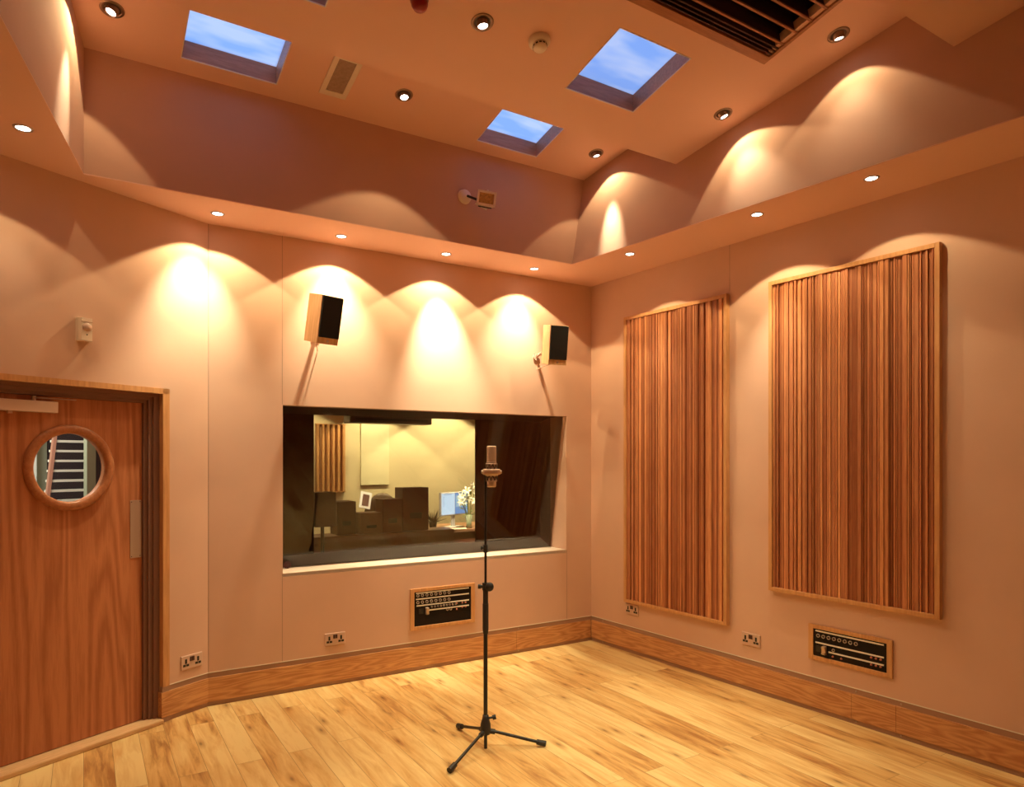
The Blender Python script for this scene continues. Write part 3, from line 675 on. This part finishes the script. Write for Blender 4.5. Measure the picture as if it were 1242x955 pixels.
# ------------------------------------------------------------------ slatted acoustic panels on the right wall
def acoustic_panel(u0, u1, z0, z1, label, seed):
    rnd = random.Random(seed); W_, H_ = u1-u0, z1-z0; fw, dp = .026, .038
    t_ = thing('acoustic_panel', label, 'wall panel', RR @ Matrix.Translation((u0, 0, z0)), 'tall slatted acoustic panels')
    b = MB()
    b.box(0, fw, -dp, 0, 0, H_, M_oakv, bev=.002); b.box(W_-fw, W_, -dp, 0, 0, H_, M_oakv, bev=.002)
    b.box(fw, W_-fw, -dp, 0, 0, fw, M_oakv, bev=.002); b.box(fw, W_-fw, -dp, 0, H_-fw, H_, M_oakv, bev=.002)
    b.build('frame', t_)
    b = MB(); b.box(fw, W_-fw, -.012, 0, fw, H_-fw, mat('slat_backing', (.05, .022, .015), .9)); b.build('backing', t_)
    b = MB(); x = fw
    while x < W_-fw-.006:
        w_ = rnd.choice([.005, .006, .007, .008, .010, .012, .015, .022]); gap = rnd.choice([.0015, .002, .003, .004])
        w_ = min(w_, W_-fw-x); d_ = rnd.choice([.020, .025, .028, .032])
        k = rnd.random(); tn = (.62, .50, .45) if k < .3 else (.92, .88, .85) if k < .75 else (1.2, 1.25, 1.15)
        g = rnd.uniform(.86, 1.08); b.box(x, x+w_, -d_, -.012, fw, H_-fw, M_slat, tone=tuple(v*g for v in tn)); x += w_+gap
    b.build('slats', t_); return t_
uR = lambda p: (RR.inverted() @ Vector(p)).x
acoustic_panel(uR((3.822, 4.309, 0)), uR((3.884, 3.295, 0)), .42, 2.77, 'narrower slatted oak acoustic panel on right wall, nearer the corner', 3)
acoustic_panel(uR((3.905, 2.962, 0)), uR((3.97, 1.916, 0)), .725, 2.78, 'wider slatted oak acoustic panel on right wall, above the recessed connector box', 5)

# ------------------------------------------------------------------ connector boxes
def connector_box(M, W_, H_, label, rows, strips, big, extra):
    t_ = thing('connector_box', label, 'connector box', M, 'recessed connector boxes'); fw = .032
    b = MB(); b.box(0, fw, -.013, 0, 0, H_, M_oakv, bev=.002); b.box(W_-fw, W_, -.013, 0, 0, H_, M_oakv, bev=.002)
    b.box(fw, W_-fw, -.013, 0, 0, fw*.8, M_oakv, bev=.002); b.box(fw, W_-fw, -.013, 0, H_-fw*.8, H_, M_oakv, bev=.002); b.build('frame', t_)
    b = MB(); b.box(fw, W_-fw, -.006, 0, fw*.8, H_-fw*.8, mat('rack_black', (.012, .007, .006), .6, spec=.2)); b.build('face_plate', t_)
    iw = W_-2*fw
    for x0, x1, z in strips:
        b = MB(); b.box(fw+iw*x0, fw+iw*x1, -.009, -.006, z*H_-.0045, z*H_+.0045, M_lab); b.build('label_strip', t_, label='white label strip')
    for x0, x1, z, n, r_ in rows:
        for k in range(n):
            x = fw+iw*(x0+(x1-x0)*k/max(1, n-1)); b = MB()
            b.lathe([(r_*.62, .002), (r_*.7, .006), (r_, .006), (r_, 0)], M_steel, 16, Matrix.Translation((x, -.006, z*H_)) @ Matrix.Rotation(R(90), 4, 'X'))
            b.lathe([(0, .001), (r_*.65, .001)], M_black, 12, Matrix.Translation((x, -.006, z*H_)) @ Matrix.Rotation(R(90), 4, 'X'))
            b.build('connector', t_)
    x, z = big
    b = MB(); b.box(fw+iw*x-.012, fw+iw*x+.012, -.03, -.006, z*H_-.026, z*H_+.026, M_nickel, bev=.003)
    for s_ in (-1, 1): b.box(fw+iw*x-.010, fw+iw*x+.010, -.036, -.03, z*H_+s_*.018-.004, z*H_+s_*.018+.004, M_chrome)
    b.build('multipin_connector', t_, label='metal multipin connector')
    b = MB(); b.box(fw+iw*(x-.13), fw+iw*(x-.05), -.008, -.006, z*H_-.02, z*H_+.02, M_black); b.build('blanking_plate', t_)
    for x, z in extra:
        b = MB(); b.lathe([(0, .006), (.006, .005), (.007, 0)], mat('copper_red', (.5, .16, .10), .4), 12, Matrix.Translation((fw+iw*x, -.006, z*H_)) @ Matrix.Rotation(R(90), 4, 'X')); b.build('jack', t_)
    return t_
uF = lambda p: (FR.inverted() @ Vector(p)).x
cb = FR @ Matrix.Translation((uF((2.080, 4.77, 0)), 0, .308))
connector_box(cb, .547, .312, 'oak framed connector box on front wall below the window, with two connector rows',
    [(.06, .60, .825, 8, .0115), (.06, .60, .66, 8, .0115), (.30, .72, .52, 9, .007), (.57, .63, .41, 2, .010)],
    [(.03, .96, .885), (.03, .96, .74), (.04, .96, .58), (.24, .96, .445)], (.21, .44), [(.74, .53), (.74, .385), (.84, .53), (.90, .53), (.84, .42), (.90, .42)])
cb = RR @ Matrix.Translation((uR((3.922, 2.692, 0)), 0, .333))
connector_box(cb, .517, .222, 'oak framed connector box on right wall below the wider slatted panel',
    [(.07, .60, .70, 8, .0115), (.29, .30, .38, 1, .010)],
    [(.03, .96, .83), (.03, .96, .50), (.22, .96, .30)], (.17, .33), [(.28, .2), (.40, .2), (.80, .43), (.86, .43), (.92, .43), (.80, .24), (.86, .24), (.92, .24)])

# ------------------------------------------------------------------ double wall sockets
def wall_socket():
    t_ = thing('wall_socket', '', 'wall socket', Matrix(), 'double wall sockets')
    b = MB(); b.box(-.073, .073, -.009, 0, -.043, .043, M_cream, bev=.003); b.build('face_plate', t_)
    hole = MB(); hole.box(-.004, .004, -.0105, -.009, .004, .020, M_black); h0 = hole
    for cx in (-.042, .042):
        b = MB(); b.box(cx-.0065, cx+.0065, -.0102, -.009, -.006, .022, M_black); b.build('earth_slot', t_)
        b = MB(); b.box(cx-.020, cx-.002, -.0102, -.009, -.024, -.010, M_black); b.box(cx+.002, cx+.020, -.0102, -.009, -.024, -.010, M_black); b.build('pin_slots', t_)
    hole.bm.free()
    for cx in (-.008, .008):
        b = MB(); b.box(cx-.0072, cx+.0072, -.013, -.009, .004, .032, mat('rocker', (.06, .02, .02), .4), bev=.001); b.build('switch', t_)
    return t_
s0 = wall_socket()
spots = [(DR @ Matrix.Translation((-.118, 0, .325)), 'double wall socket right beside the wooden door'),
         (FR @ Matrix.Translation((uF((1.51, 4.778, 0)), 0, .326)), 'double wall socket on front wall below the window'),
         (RR @ Matrix.Translation((uR((3.826, 4.245, 0)), 0, .362)), 'double wall socket tucked under the narrower slatted panel by the corner'),
         (RR @ Matrix.Translation((uR((3.8955, 3.118, 0)), 0, .358)), 'double wall socket on right wall between the two slatted panels')]
for i, (m_, l_) in enumerate(spots):
    o = s0 if i == 0 else copy_tree(s0)
    o.matrix_world = m_; o['label'] = l_

# ------------------------------------------------------------------ wall loudspeakers
M_birch = wood('speaker_beech', (.60, .34, .16), (.76, .48, .26), (10, 10, 1), .4)
def wall_speaker():
    t_ = thing('wall_speaker', '', 'speaker', Matrix(), 'toed in wall loudspeakers')
    w_, h_, d_ = .156, .312, .165
    b = MB(); b.box(-w_/2, w_/2, 0, d_, -h_/2, h_/2, M_birch, bev=.003); b.build('cabinet', t_)
    b = MB(); b.box(-w_/2+.004, w_/2-.004, -.014, 0, -h_/2+.042, h_/2-.004, M_cloth, bev=.005); b.build('grille', t_, label='black cloth grille')
    b = MB(); b.lathe([(0, .002), (.008, .002), (.010, 0)], M_chrome, 12, Matrix.Translation((0, 0, -h_/2+.02)) @ Matrix.Rotation(R(90), 4, 'X')); b.build('badge', t_)
    return t_
sp = wall_speaker()
def put_speaker(o, u, v, y, yaw, pitch, label):
    c = on_y(u, v, y)
    o.matrix_world = Matrix.Translation(c) @ Matrix.Rotation(R(yaw), 4, 'Z') @ Matrix.Rotation(R(pitch), 4, 'X'); o['label'] = label
    Mi = o.matrix_world.inverted()
    b = MB()
    tgt = Vector((c.x+.01, FR_y(c.x), c.z-.05))
    p = Vector((0, .16, -.02)); q = Mi @ tgt
    b.tube(p, q, .011, M_cream, seg=12); nrm = (Mi.to_3x3() @ Vector((0, 1, 0))).normalized()
    b.tube(q - nrm*.012, q, .03, M_cream, seg=20); b.box(-.03, .03, .155, .168, -.06, .02, M_cream, bev=.002)
    b.build('bracket', o)
    b = MB(); pts = [Vector((.02, .165, -.09)), Vector((.03, .20, -.15)), Mi @ (tgt + Vector((.01, -.004, -.10))), ]
    for i in range(2): b.tube(pts[i], pts[i+1], .003, M_cream, seg=6)
    b.build('cable', o)
def FR_y(x): return A.y + (x-A.x)*(B.y-A.y)/(B.x-A.x)
sp2 = copy_tree(sp)
put_speaker(sp, 400.5, 389, 4.42, 15, 13, 'beech loudspeaker with black grille on front wall, the left one above window')
put_speaker(sp2, 677.5, 419, 4.42, -14, 10, 'beech loudspeaker with black grille on front wall, the right one near corner')

# ------------------------------------------------------------------ small wall and ceiling fittings
p = on_plane(100, 400.5, A, DN); m_ = DR @ Matrix.Translation(((DR.inverted() @ p).x, 0, p.z))
t_ = thing('motion_sensor', 'small white motion sensor on the wall above the door', 'motion sensor', m_)
b = MB(); b.prism([(-.036, 0), (.036, 0), (.036, -.028), (.028, -.046), (-.028, -.046), (-.036, -.028)], -.062, .062, M_white); b.build('housing', t_)
b = MB(); b.M = Matrix.Translation((0, -.046, .012)); b.ball((0, 0, 0), .027, M_cream, sc=(1, .45, .9)); b.build('lens', t_)
b = MB(); b.box(-.03, .03, -.0475, -.045, .038, .041, M_grey); b.lathe([(0, .002), (.004, 0)], M_blackp, 10, Matrix.Translation((0, -.046, -.03)) @ Matrix.Rotation(R(90), 4, 'X')); b.build('trim', t_)
# floodlight on the upper wall
UY = 4.295
p = on_y(563, 239, UY)
t_ = thing('flood_lamp', 'small white floodlight on an arm with round base, high on front wall', 'lamp', Matrix.Translation((p.x, UY, p.z)))
b = MB(); b.lathe([(0, .03), (.035, .028), (.048, .018), (.052, 0)], M_white, 32, Matrix.Rotation(R(90), 4, 'X')); b.build('base', t_)
h = on_y(590, 241, UY-.14) - Vector((p.x, UY, p.z))
b = MB(); b.tube((.01, -.03, .0), h+Vector((-.05, .05, 0)), .009, M_black, seg=12); b.tube(h+Vector((-.06, .05, -.03)), h+Vector((.03, .05, -.055)), .007, M_white, seg=10); b.build('arm', t_)
Mh = Matrix.Translation(h) @ Matrix.Rotation(R(-22), 4, 'Z') @ Matrix.Rotation(R(8), 4, 'X') @ Matrix.Rotation(R(6), 4, 'Y')
b = MB(); b.M = Mh; b.box(-.062, .062, 0, .05, -.045, .045, M_white, bev=.008)
for x0_, x1_, z0_, z1_ in ((-.066, .066, .036, .05), (-.066, .066, -.05, -.036), (-.066, -.052, -.05, .05), (.052, .066, -.05, .05)): b.box(x0_, x1_, -.012, 0.004, z0_, z1_, M_white)
b.build('head', t_)
b = MB(); b.M = Mh; b.box(-.052, .052, -.004, 0, -.036, .036, mat('amber_glass', (.62, .42, .18), .12, metal=.6, var=.4, vscale=60)); b.build('lamp_glass', t_, label='amber reflector glass')
b = MB(); b.M = Mh; b.lathe([(0, .018), (.006, .014), (.008, 0)], M_white, 10, Matrix.Translation((.005, .02, .05))); b.tube((-.05, .02, -.055), (.045, .02, -.055), .004, M_black, seg=8); b.build('pivot', t_)

def ceil_frame(x, y, zf, slope=True):
    a = math.atan(T) if slope else 0
    return Matrix.Translation((x, y, zf(x, y))) @ Matrix.Rotation(-a, 4, 'X')
# smoke detector (local z points up into the ceiling)
q = on_plane(654, 49, (0, YK[0], 3.606), (0, T, 1))
t_ = thing('smoke_detector', 'round white smoke detector on the pitched ceiling left of the large skylight', 'smoke detector', ceil_frame(q.x, q.y, PANEL(0)))
b = MB(); b.lathe([(.055, 0), (.055, -.014), (.048, -.022), (.036, -.024)], M_white, 36); b.build('base', t_)
b = MB(); b.lathe([(.036, -.02), (.036, -.042), (.030, -.050), (0, -.052)], M_white, 36); b.build('cap', t_)
b = MB()
for k in range(12):
    a = k*math.pi/6; b.M = Matrix.Rotation(a, 4, 'Z'); b.box(.0355, .0372, -.006, .006, -.041, -.034, M_blackp)
b.M = Matrix(); b.build('vents', t_)
q = on_plane(506, 0, (0, YK[0], 3.606), (0, T, 1))
t_ = thing('fire_beacon', 'dark red alarm beacon on the ceiling at the top edge', 'alarm beacon', ceil_frame(q.x, q.y-.02, PANEL(0)))
b = MB(); b.lathe([(.042, 0), (.042, -.02), (.038, -.024)], mat('beacon_base', (.25, .02, .015), .5), 28); b.build('base', t_)
b = MB(); b.lathe([(.038, -.02), (.038, -.045), (.03, -.062), (.014, -.07), (0, -.072)], M_red, 28); b.build('dome', t_)
# ceiling vent
t_ = thing('ceiling_vent', 'narrow rectangular white framed vent in the ceiling between skylights', 'vent', ceil_frame(1.293, 3.975, STRIP))
b = MB(); W2, L2, r_ = .082, .178, .03
b.box(-W2, W2, -L2, -L2+r_*1.4, -.008, 0, M_white, bev=.002); b.box(-W2, W2, L2-r_*1.4, L2, -.008, 0, M_white, bev=.002); b.box(-W2, -W2+r_, -L2+r_*1.4, L2-r_*1.4, -.008, 0, M_white); b.box(W2-r_, W2, -L2+r_*1.4, L2-r_*1.4, -.008, 0, M_white)
b.build('frame', t_)
b = MB(); b.box(-W2+r_, W2-r_, -L2+r_*1.4, L2-r_*1.4, -.003, 0, mat('vent_mesh', (.36, .25, .20), .7, bump=.5, bscale=600, var=.15, vscale=40)); b.build('mesh', t_, label='grey mesh')

# wooden ceiling grille
t_ = thing('ceiling_grille', 'dark wooden louvred ceiling grille beside the large skylight', 'ceiling grille', ceil_frame((GR[0]+GR[1])/2, (GR[2]+GR[3])/2, PANEL(0)))
hw, hl = (GR[1]-GR[0])/2, (GR[3]-GR[2])/2/math.cos(math.atan(T))
M_gr = wood('grille_wood', (.32, .13, .07), (.44, .20, .11), (1.5, 14, 14), .4); M_grd = mat('grille_dark', (.05, .016, .012), .8)
b = MB(); z0, z1 = -.012, .0
b.box(-hw, hw, hl-.05, hl, z0, .03, M_gr, bev=.002); b.box(-hw, hw, -hl, -hl+.05, z0, .03, M_gr, bev=.002)
b.box(-hw, -hw+.02, -hl+.05, hl-.05, z0, .03, M_gr); b.box(hw-.02, hw, -hl+.05, hl-.05, z0, .03, M_gr); b.build('frame', t_)
b = MB()
y = hl-.05
for k in range(3): b.box(-hw+.02, hw-.02, y-.018-.022*k, y-.010-.022*k, -.008, .05, M_grd)
b.build('fine_louvres', t_)
for k in range(7):
    y = hl-.145-k*.086
    if y < -hl+.05: break
    b = MB()
    b.box(-hw+.02, hw-.02, y, y+.011, -.006, .004, M_gr); b.box(-hw+.02, hw-.02, y+.001, y+.010, .004, .09, M_grd); b.build('louvre', t_)
b = MB(); b.box(-hw+.03, hw-.03, -hl+.03, hl-.03, .048, .30, M_grd)
for fc in [f_ for f_ in b.bm.faces if abs(f_.calc_center_median().z-.048) < 1e-4]: b.bm.faces.remove(fc)
b.build('duct_box', t_)

# ------------------------------------------------------------------ downlights, each with its own lamp
def spot(parent, loc, aim, power, half, blend, color, radius=.012):
    l = bpy.data.lights.new('lamp', 'SPOT'); l.energy = power*PW; l.spot_size = R(half*2); l.spot_blend = blend; l.color = color; l.shadow_soft_size = radius
    o = bpy.data.objects.new('lamp_light', l); COL.objects.link(o); o.parent = parent
    o.rotation_mode = 'QUATERNION'; o.rotation_quaternion = Vector(aim).to_track_quat('-Z', 'Y'); o.location = loc
def downlight(M, label, r, target, wide, core, tilt=False, half=56, chalf=15, wide_aim=None, group=None):
    t_ = thing('downlight', label, 'downlight', M, group)
    Mi = M.inverted(); up_ = Vector((0, 0, -1))
    b = MB(); b.lathe([(r*.70, -.001), (r*.74, -.005), (r*.95, -.005), (r, -.001)], M_trimring if tilt else M_steel, 36); b.build('trim_ring', t_)
    aim = (Mi @ Vector(target)) if target is not None else up_
    aim = aim.normalized()
    if tilt:
        b = MB(); b.lathe([(r*.72, -.001), (r*.5, -.0015)], mat('lamp_recess', (.10, .06, .045), .5), 36); b.build('recess', t_)
        # round can swivelling in the ring, mouth cut to face the target
        ax = aim; q = Vector((0, 0, 1)).rotation_difference(ax).to_matrix().to_4x4(); q = Matrix.Translation((0, 0, -.004)) @ q
        b = MB(); b.lathe([(r*.52, -.02), (r*.52, .020), (r*.44, .022), (r*.42, .012)], M_trimring, 32, q); b.build('lamp_holder', t_)
        b = MB(); b.lathe([(0, .014), (r*.42, .012)], M_lens, 28, q); b.build('lens', t_, label='glowing lamp lens')
        loc = Vector((0, 0, -.004)) + ax*.03
    else:
        b = MB(); b.lathe([(0, -.0035), (r*.70, -.002)], M_lens, 28); b.build('lens', t_, label='glowing lamp lens')
        loc = Vector((0, 0, -.012))
    if wide: spot(t_, loc, (Mi.to_3x3() @ Vector(wide_aim)) if wide_aim else (up_ if not tilt else aim), wide, half, .08, LAMP)
    if core: spot(t_, loc, aim, core, chalf, 1.0, CORE, .02)
    return t_
def wallpt(u, v, which):
    P, N = {'F': (A, FR.to_3x3() @ Vector((0, 1, 0))), 'R': (B, RR.to_3x3() @ Vector((0, 1, 0))), 'D': (A, DN)}[which]
    return on_plane(u, v, P, N)
UPW = (Vector((*ia, ZS)), Vector((-.98, -.10, .173)))
def sof(u, v, lab, tgt, wide, core, **k):
    p = on_z(u, v, ZS); return downlight(Matrix.Translation((p.x, p.y, ZS)), lab, .041, tgt, wide, core, group='recessed downlights in the soffit', **k)
sof(264, 259, 'soffit downlight nearest the bend in the left wall, above the socket by the door', wallpt(228, 425, 'D'), 21, 90, chalf=32)
sof(414, 286.5, 'soffit downlight above the left beech loudspeaker', wallpt(405, 430, 'F'), 27, 80, chalf=33)
sof(541, 308, 'soffit downlight above the middle of the control room window', wallpt(537, 455, 'F'), 26, 205, chalf=26)
sof(648, 326, 'soffit downlight above the right beech loudspeaker, left of the corner', wallpt(620, 445, 'F'), 25, 74, chalf=33)
sof(764, 308, 'soffit downlight just right of the room corner, above the narrower slatted panel', wallpt(800, 480, 'R'), 16, 30, chalf=20)
sof(918, 260, 'soffit downlight on the right between the two slatted panels', wallpt(940, 480, 'R'), 21, 46, chalf=22)
sof(1057, 216, 'soffit downlight on the right above the wider slatted panel', wallpt(1130, 480, 'R'), 10, 6, chalf=20)
sof(28, 155, 'soffit downlight over the door, leftmost of all', wallpt(10, 330, 'D'), 8, 4)
def cei(u, v, k, lab, tgt, wide, core, r=.056, **kw):
    zf = STRIP if k < 0 else PANEL(k); q = on_plane(u, v, (0, 4.29, 3.806) if k < 0 else (0, YK[k], 3.606), (0, T, 1))
    return downlight(ceil_frame(q.x, q.y, zf), lab, r, tgt, wide, core, tilt=True, group='swivel downlights in the pitched ceiling', **kw)
lw = on_plane(78, 120, (il.x, il.y, 0), (il - il2).to_3d().cross(Vector((0, 0, 1))))
cei(136, 11, -1, 'swivel ceiling downlight at top left, left of the first skylight', lw, 11, 60, half=52, chalf=14)
cei(490, 115, -1, 'swivel ceiling downlight between the white vent and the small skylight', (1.5, 2.6, 0), 16, 30, half=55, chalf=28)
cei(723, 186, -1, 'swivel ceiling downlight next to the upper corner, right of small skylight', on_plane(742, 285, *UPW), 9, 120, half=50, chalf=13)
cei(585, 27, 0, 'swivel ceiling downlight at the top centre, left of the smoke detector', (1.9, 2.2, 0), 20, 40, half=55, chalf=30)
cei(877, 138, 0, 'swivel ceiling downlight by the lower right corner of large skylight', on_plane(915, 225, *UPW), 8, 14, half=50, chalf=30)
cei(1017, 42, 0, 'swivel ceiling downlight at right, next to the wooden ceiling grille', on_plane(1035, 175, *UPW), 6, 5, half=47, chalf=32)
# the rest of the run, over and behind the camera
for x, y, k, wd, cr_ in ((1.0, 1.0, 1, 6, 30), (2.3, 1.2, 1, 8, 220), (1.2, -.7, 2, 4, 10), (2.4, -.6, 2, 4, 10)):
    downlight(ceil_frame(x, y, PANEL(k)), 'swivel ceiling downlight further back in the room, past the wooden grille', .056, (x+.2, y+1.6, 0), wd, cr_, tilt=True, half=50, chalf=22, group='swivel downlights further back in the room')

def plain_spot(name, loc, aim, power, half, blend, color, radius=.03): 
    l = bpy.data.lights.new(name, 'SPOT'); l.energy = power; l.spot_size = R(half*2); l.spot_blend = blend; l.color = color; l.shadow_soft_size = radius
    o = bpy.data.objects.new(name, l); COL.objects.link(o); o.location = loc; o.rotation_mode = 'QUATERNION'; o.rotation_quaternion = Vector(aim).to_track_quat('-Z', 'Y')
# control room lamps, in its ceiling, then two added narrow fill spots
for x, y, pw_, hf in ((2.98, 7.38, 66, 47), (3.95, 7.40, 72, 50), (2.05, 7.40, 30, 50), (3.5, 6.5, 14, 60), (4.9, 7.4, 40, 50)):
    plain_spot('control_room_lamp_or_fill', (x, y, 2.58), (0, .12, -1), pw_, hf, .15, (1, .88, .45))
plain_spot('control_room_lamp_or_fill', (3.25, 6.0, 2.58), fp_lily - Vector((3.25, 6.0, 2.58)), 260, 12, .5, (1, .9, .6))  # added spot without a fixture, brightens the lilies
plain_spot('control_room_lamp_or_fill', (2.3, 6.2, 2.58), p_frame - Vector((2.3, 6.2, 2.58)), 160, 7, .3, (1, .9, .6))  # second added spot, only lifts the picture frame
pc = DR @ Vector((-1.0, .9, 2.45))
al = bpy.data.lights.new('corridor_lamp', 'AREA'); al.size = .5; al.energy = 22; al.color = (1, .93, .75); ao = bpy.data.objects.new('corridor_lamp', al); COL.objects.link(ao); ao.location = pc

# ------------------------------------------------------------------ microphone stand
feet = [Vector((1.884, 3.612, 0)), Vector((2.178, 3.126, 0)), Vector((1.575, 3.116, 0))]
C0 = Vector((1.884, 3.285, 0))
t_ = thing('microphone_stand', 'black tripod microphone stand on the wooden floor', 'microphone stand', Matrix.Translation(C0))
b = MB(); b.tube((0, 0, .0), (0, 0, .075), .0095, M_black); b.tube((0, 0, .14), (0, 0, .69), .0115, M_black); b.tube((0, 0, .66), (0, 0, .86), .0115, M_black); b.build('pole', t_)
b = MB(); b.lathe([(.011, .075), (.026, .080), (.030, .10), (.028, .135), (.019, .165), (.016, .185), (.011, .187)], M_blackp, 28)
for ft in feet:
    d = (ft-C0).normalized(); b.tube((0, 0, .098), d*.052 + Vector((0, 0, .090)), .014, M_blackp, seg=14)
b.build('leg_boss', t_)
b = MB(); b.tube((.0, .0, .165), (.045, -.02, .17), .006, M_blackp, seg=12); b.tube((.035, -.016, .168), (.052, -.023, .171), .013, M_blackp, seg=14); b.build('boss_knob', t_)
for ft in feet:
    v = ft-C0; d = v.normalized(); L_ = v.length
    b = MB(); b.tube(d*.035 + Vector((0, 0, .096)), d*(L_-.01) + Vector((0, 0, .018)), .0085, M_black, seg=14); lg = b.build('leg', t_)
    b = MB(); e = d*L_ + Vector((0, 0, .016)); s_ = (d*.05 + Vector((0, 0, -.012))); b.tube(e-s_, e, .0145, M_blackp, r1=.016, seg=18); b.build('rubber_foot', lg)
b = MB(); b.tube((0, 0, .66), (0, 0, .80), .0165, M_blackp); b.tube((0, 0, .635), (0, 0, .66), .014, M_blackp, r1=.0165); b.tube((0, 0, .80), (0, 0, .875), .0145, M_blackp); b.build('grip', t_)
b = MB(); b.tube((0, 0, .875), (0, 0, .915), .018, M_blackp)
rr_ = RT; b.tube(Vector((0, 0, .895)) - rr_*.035, Vector((0, 0, .895)) + rr_*.03, .009, M_blackp); b.tube(Vector((0, 0, .895)) - rr_*.042, Vector((0, 0, .895)) - rr_*.026, .013, M_blackp, seg=16)
b.lathe([(0, -.016), (.020, -.014), (.024, -.008), (.024, .010), (.018, .014), (0, .015)], M_blackp, 24, Matrix.Translation(Vector((0, 0, .895)) + rr_*.022 - FW*.012) @ FW.to_track_quat('Z', 'Y').to_matrix().to_4x4())
b.build('clutch', t_)
b = MB(); b.tube((0, 0, .86), (0, 0, 1.4965), .0068, M_black); b.build('upper_pole', t_)
b = MB(); b.tube((0, 0, 1.085), (0, 0, 1.125), .0125, M_blackp); b.tube(Vector((0, 0, 1.108)) - rr_*.022, Vector((0, 0, 1.108)), .006, M_blackp); b.tube(Vector((0, 0, 1.108)) - rr_*.026, Vector((0, 0, 1.108)) - rr_*.018, .010, M_blackp)
b.build('upper_clamp', t_)
# microphone with its elastic mount, offset to the right of the pole
off = RT*.033
mt = thing('microphone', 'nickel studio microphone in a round shock mount, on top of stand', 'microphone', Matrix.Translation(C0 + off + Vector((0, 0, 1.445))))
M_mesh = mat('mic_mesh', (.60, .42, .31), .45, metal=.4, bump=1, bscale=900)
b = MB(); b.lathe([(0, .228), (.020, .228), (.0255, .225), (.0265, .219)], M_nickel, 36); b.lathe([(.0265, .219), (.0265, .146), (.0255, .140)], M_mesh, 36); b.lathe([(.0255, .140), (.0275, .139), (.0275, .133), (.024, .132)], M_nickel, 36); b.build('head_grille', mt)
b = MB(); b.lathe([(.024, .134), (.0245, .128), (.0245, .030), (.0262, .028), (.0262, .006), (.022, .0), (0, 0)], M_nickel, 36); b.build('body', mt)
b = MB()
b.lathe([(.027, .131), (.0325, .130), (.0325, .125), (.027, .124)], M_nickel, 36, close=True)
b.lathe([(.044, .100), (.048, .098), (.049, .090), (.049, .074), (.047, .069), (.036, .067), (.034, .060), (.031, .060), (.031, .100)], M_nickel, 44, close=True)
b.lathe([(.027, .037), (.031, .036), (.031, .031), (.027, .030)], M_nickel, 36, close=True)
for k in range(6):
    a = k*math.pi/3; c_, s_ = math.cos(a), math.sin(a); b.tube((.0315*c_, .0315*s_, .032), (.0325*c_, .0325*s_, .128), .0022, M_nickel, seg=6)
b.build('shock_mount', mt)
b = MB()
for k in range(10):
    for (za, zb_, ra) in ((.126, .101, .033),):
        for h_ in (0, 1):
            a0 = 2*math.pi*(k+.5*h_)/10; a1 = 2*math.pi*(k+.5*h_+.5)/10
            z0_, z1_ = (za, zb_) if h_ == 0 else (zb_, za)
            b.tube((ra*math.cos(a0), ra*math.sin(a0), z0_), (ra*math.cos(a1), ra*math.sin(a1), z1_), .0017, M_black, seg=6, caps=False)
b.build('elastic_cord', mt)
b = MB()
for k in range(10):
    for (za, zb_, ra) in ((.064, .036, .0335),):
        for h_ in (0, 1):
            a0 = 2*math.pi*(k+.5*h_)/10; a1 = 2*math.pi*(k+.5*h_+.5)/10
            z0_, z1_ = (za, zb_) if h_ == 0 else (zb_, za)
            b.tube((ra*math.cos(a0), ra*math.sin(a0), z0_), (ra*math.cos(a1), ra*math.sin(a1), z1_), .0017, M_black, seg=6, caps=False)
b.build('elastic_cord', mt)
b = MB()
for s_ in (-1, 1): b.tube(RT*s_*.047 + Vector((0, 0, .084)), RT*s_*.056 + Vector((0, 0, .084)), .009, M_nickel, seg=14)
b.build('thumb_screws', mt)
b = MB(); b.tube(-off + Vector((0, 0, .068)), -RT*.046 + Vector((0, 0, .078)), .006, M_nickel, seg=10); b.tube(-off + Vector((0, 0, .052)), -off + Vector((0, 0, .074)), .009, M_blackp, seg=14)
b.build('mount_arm', mt)
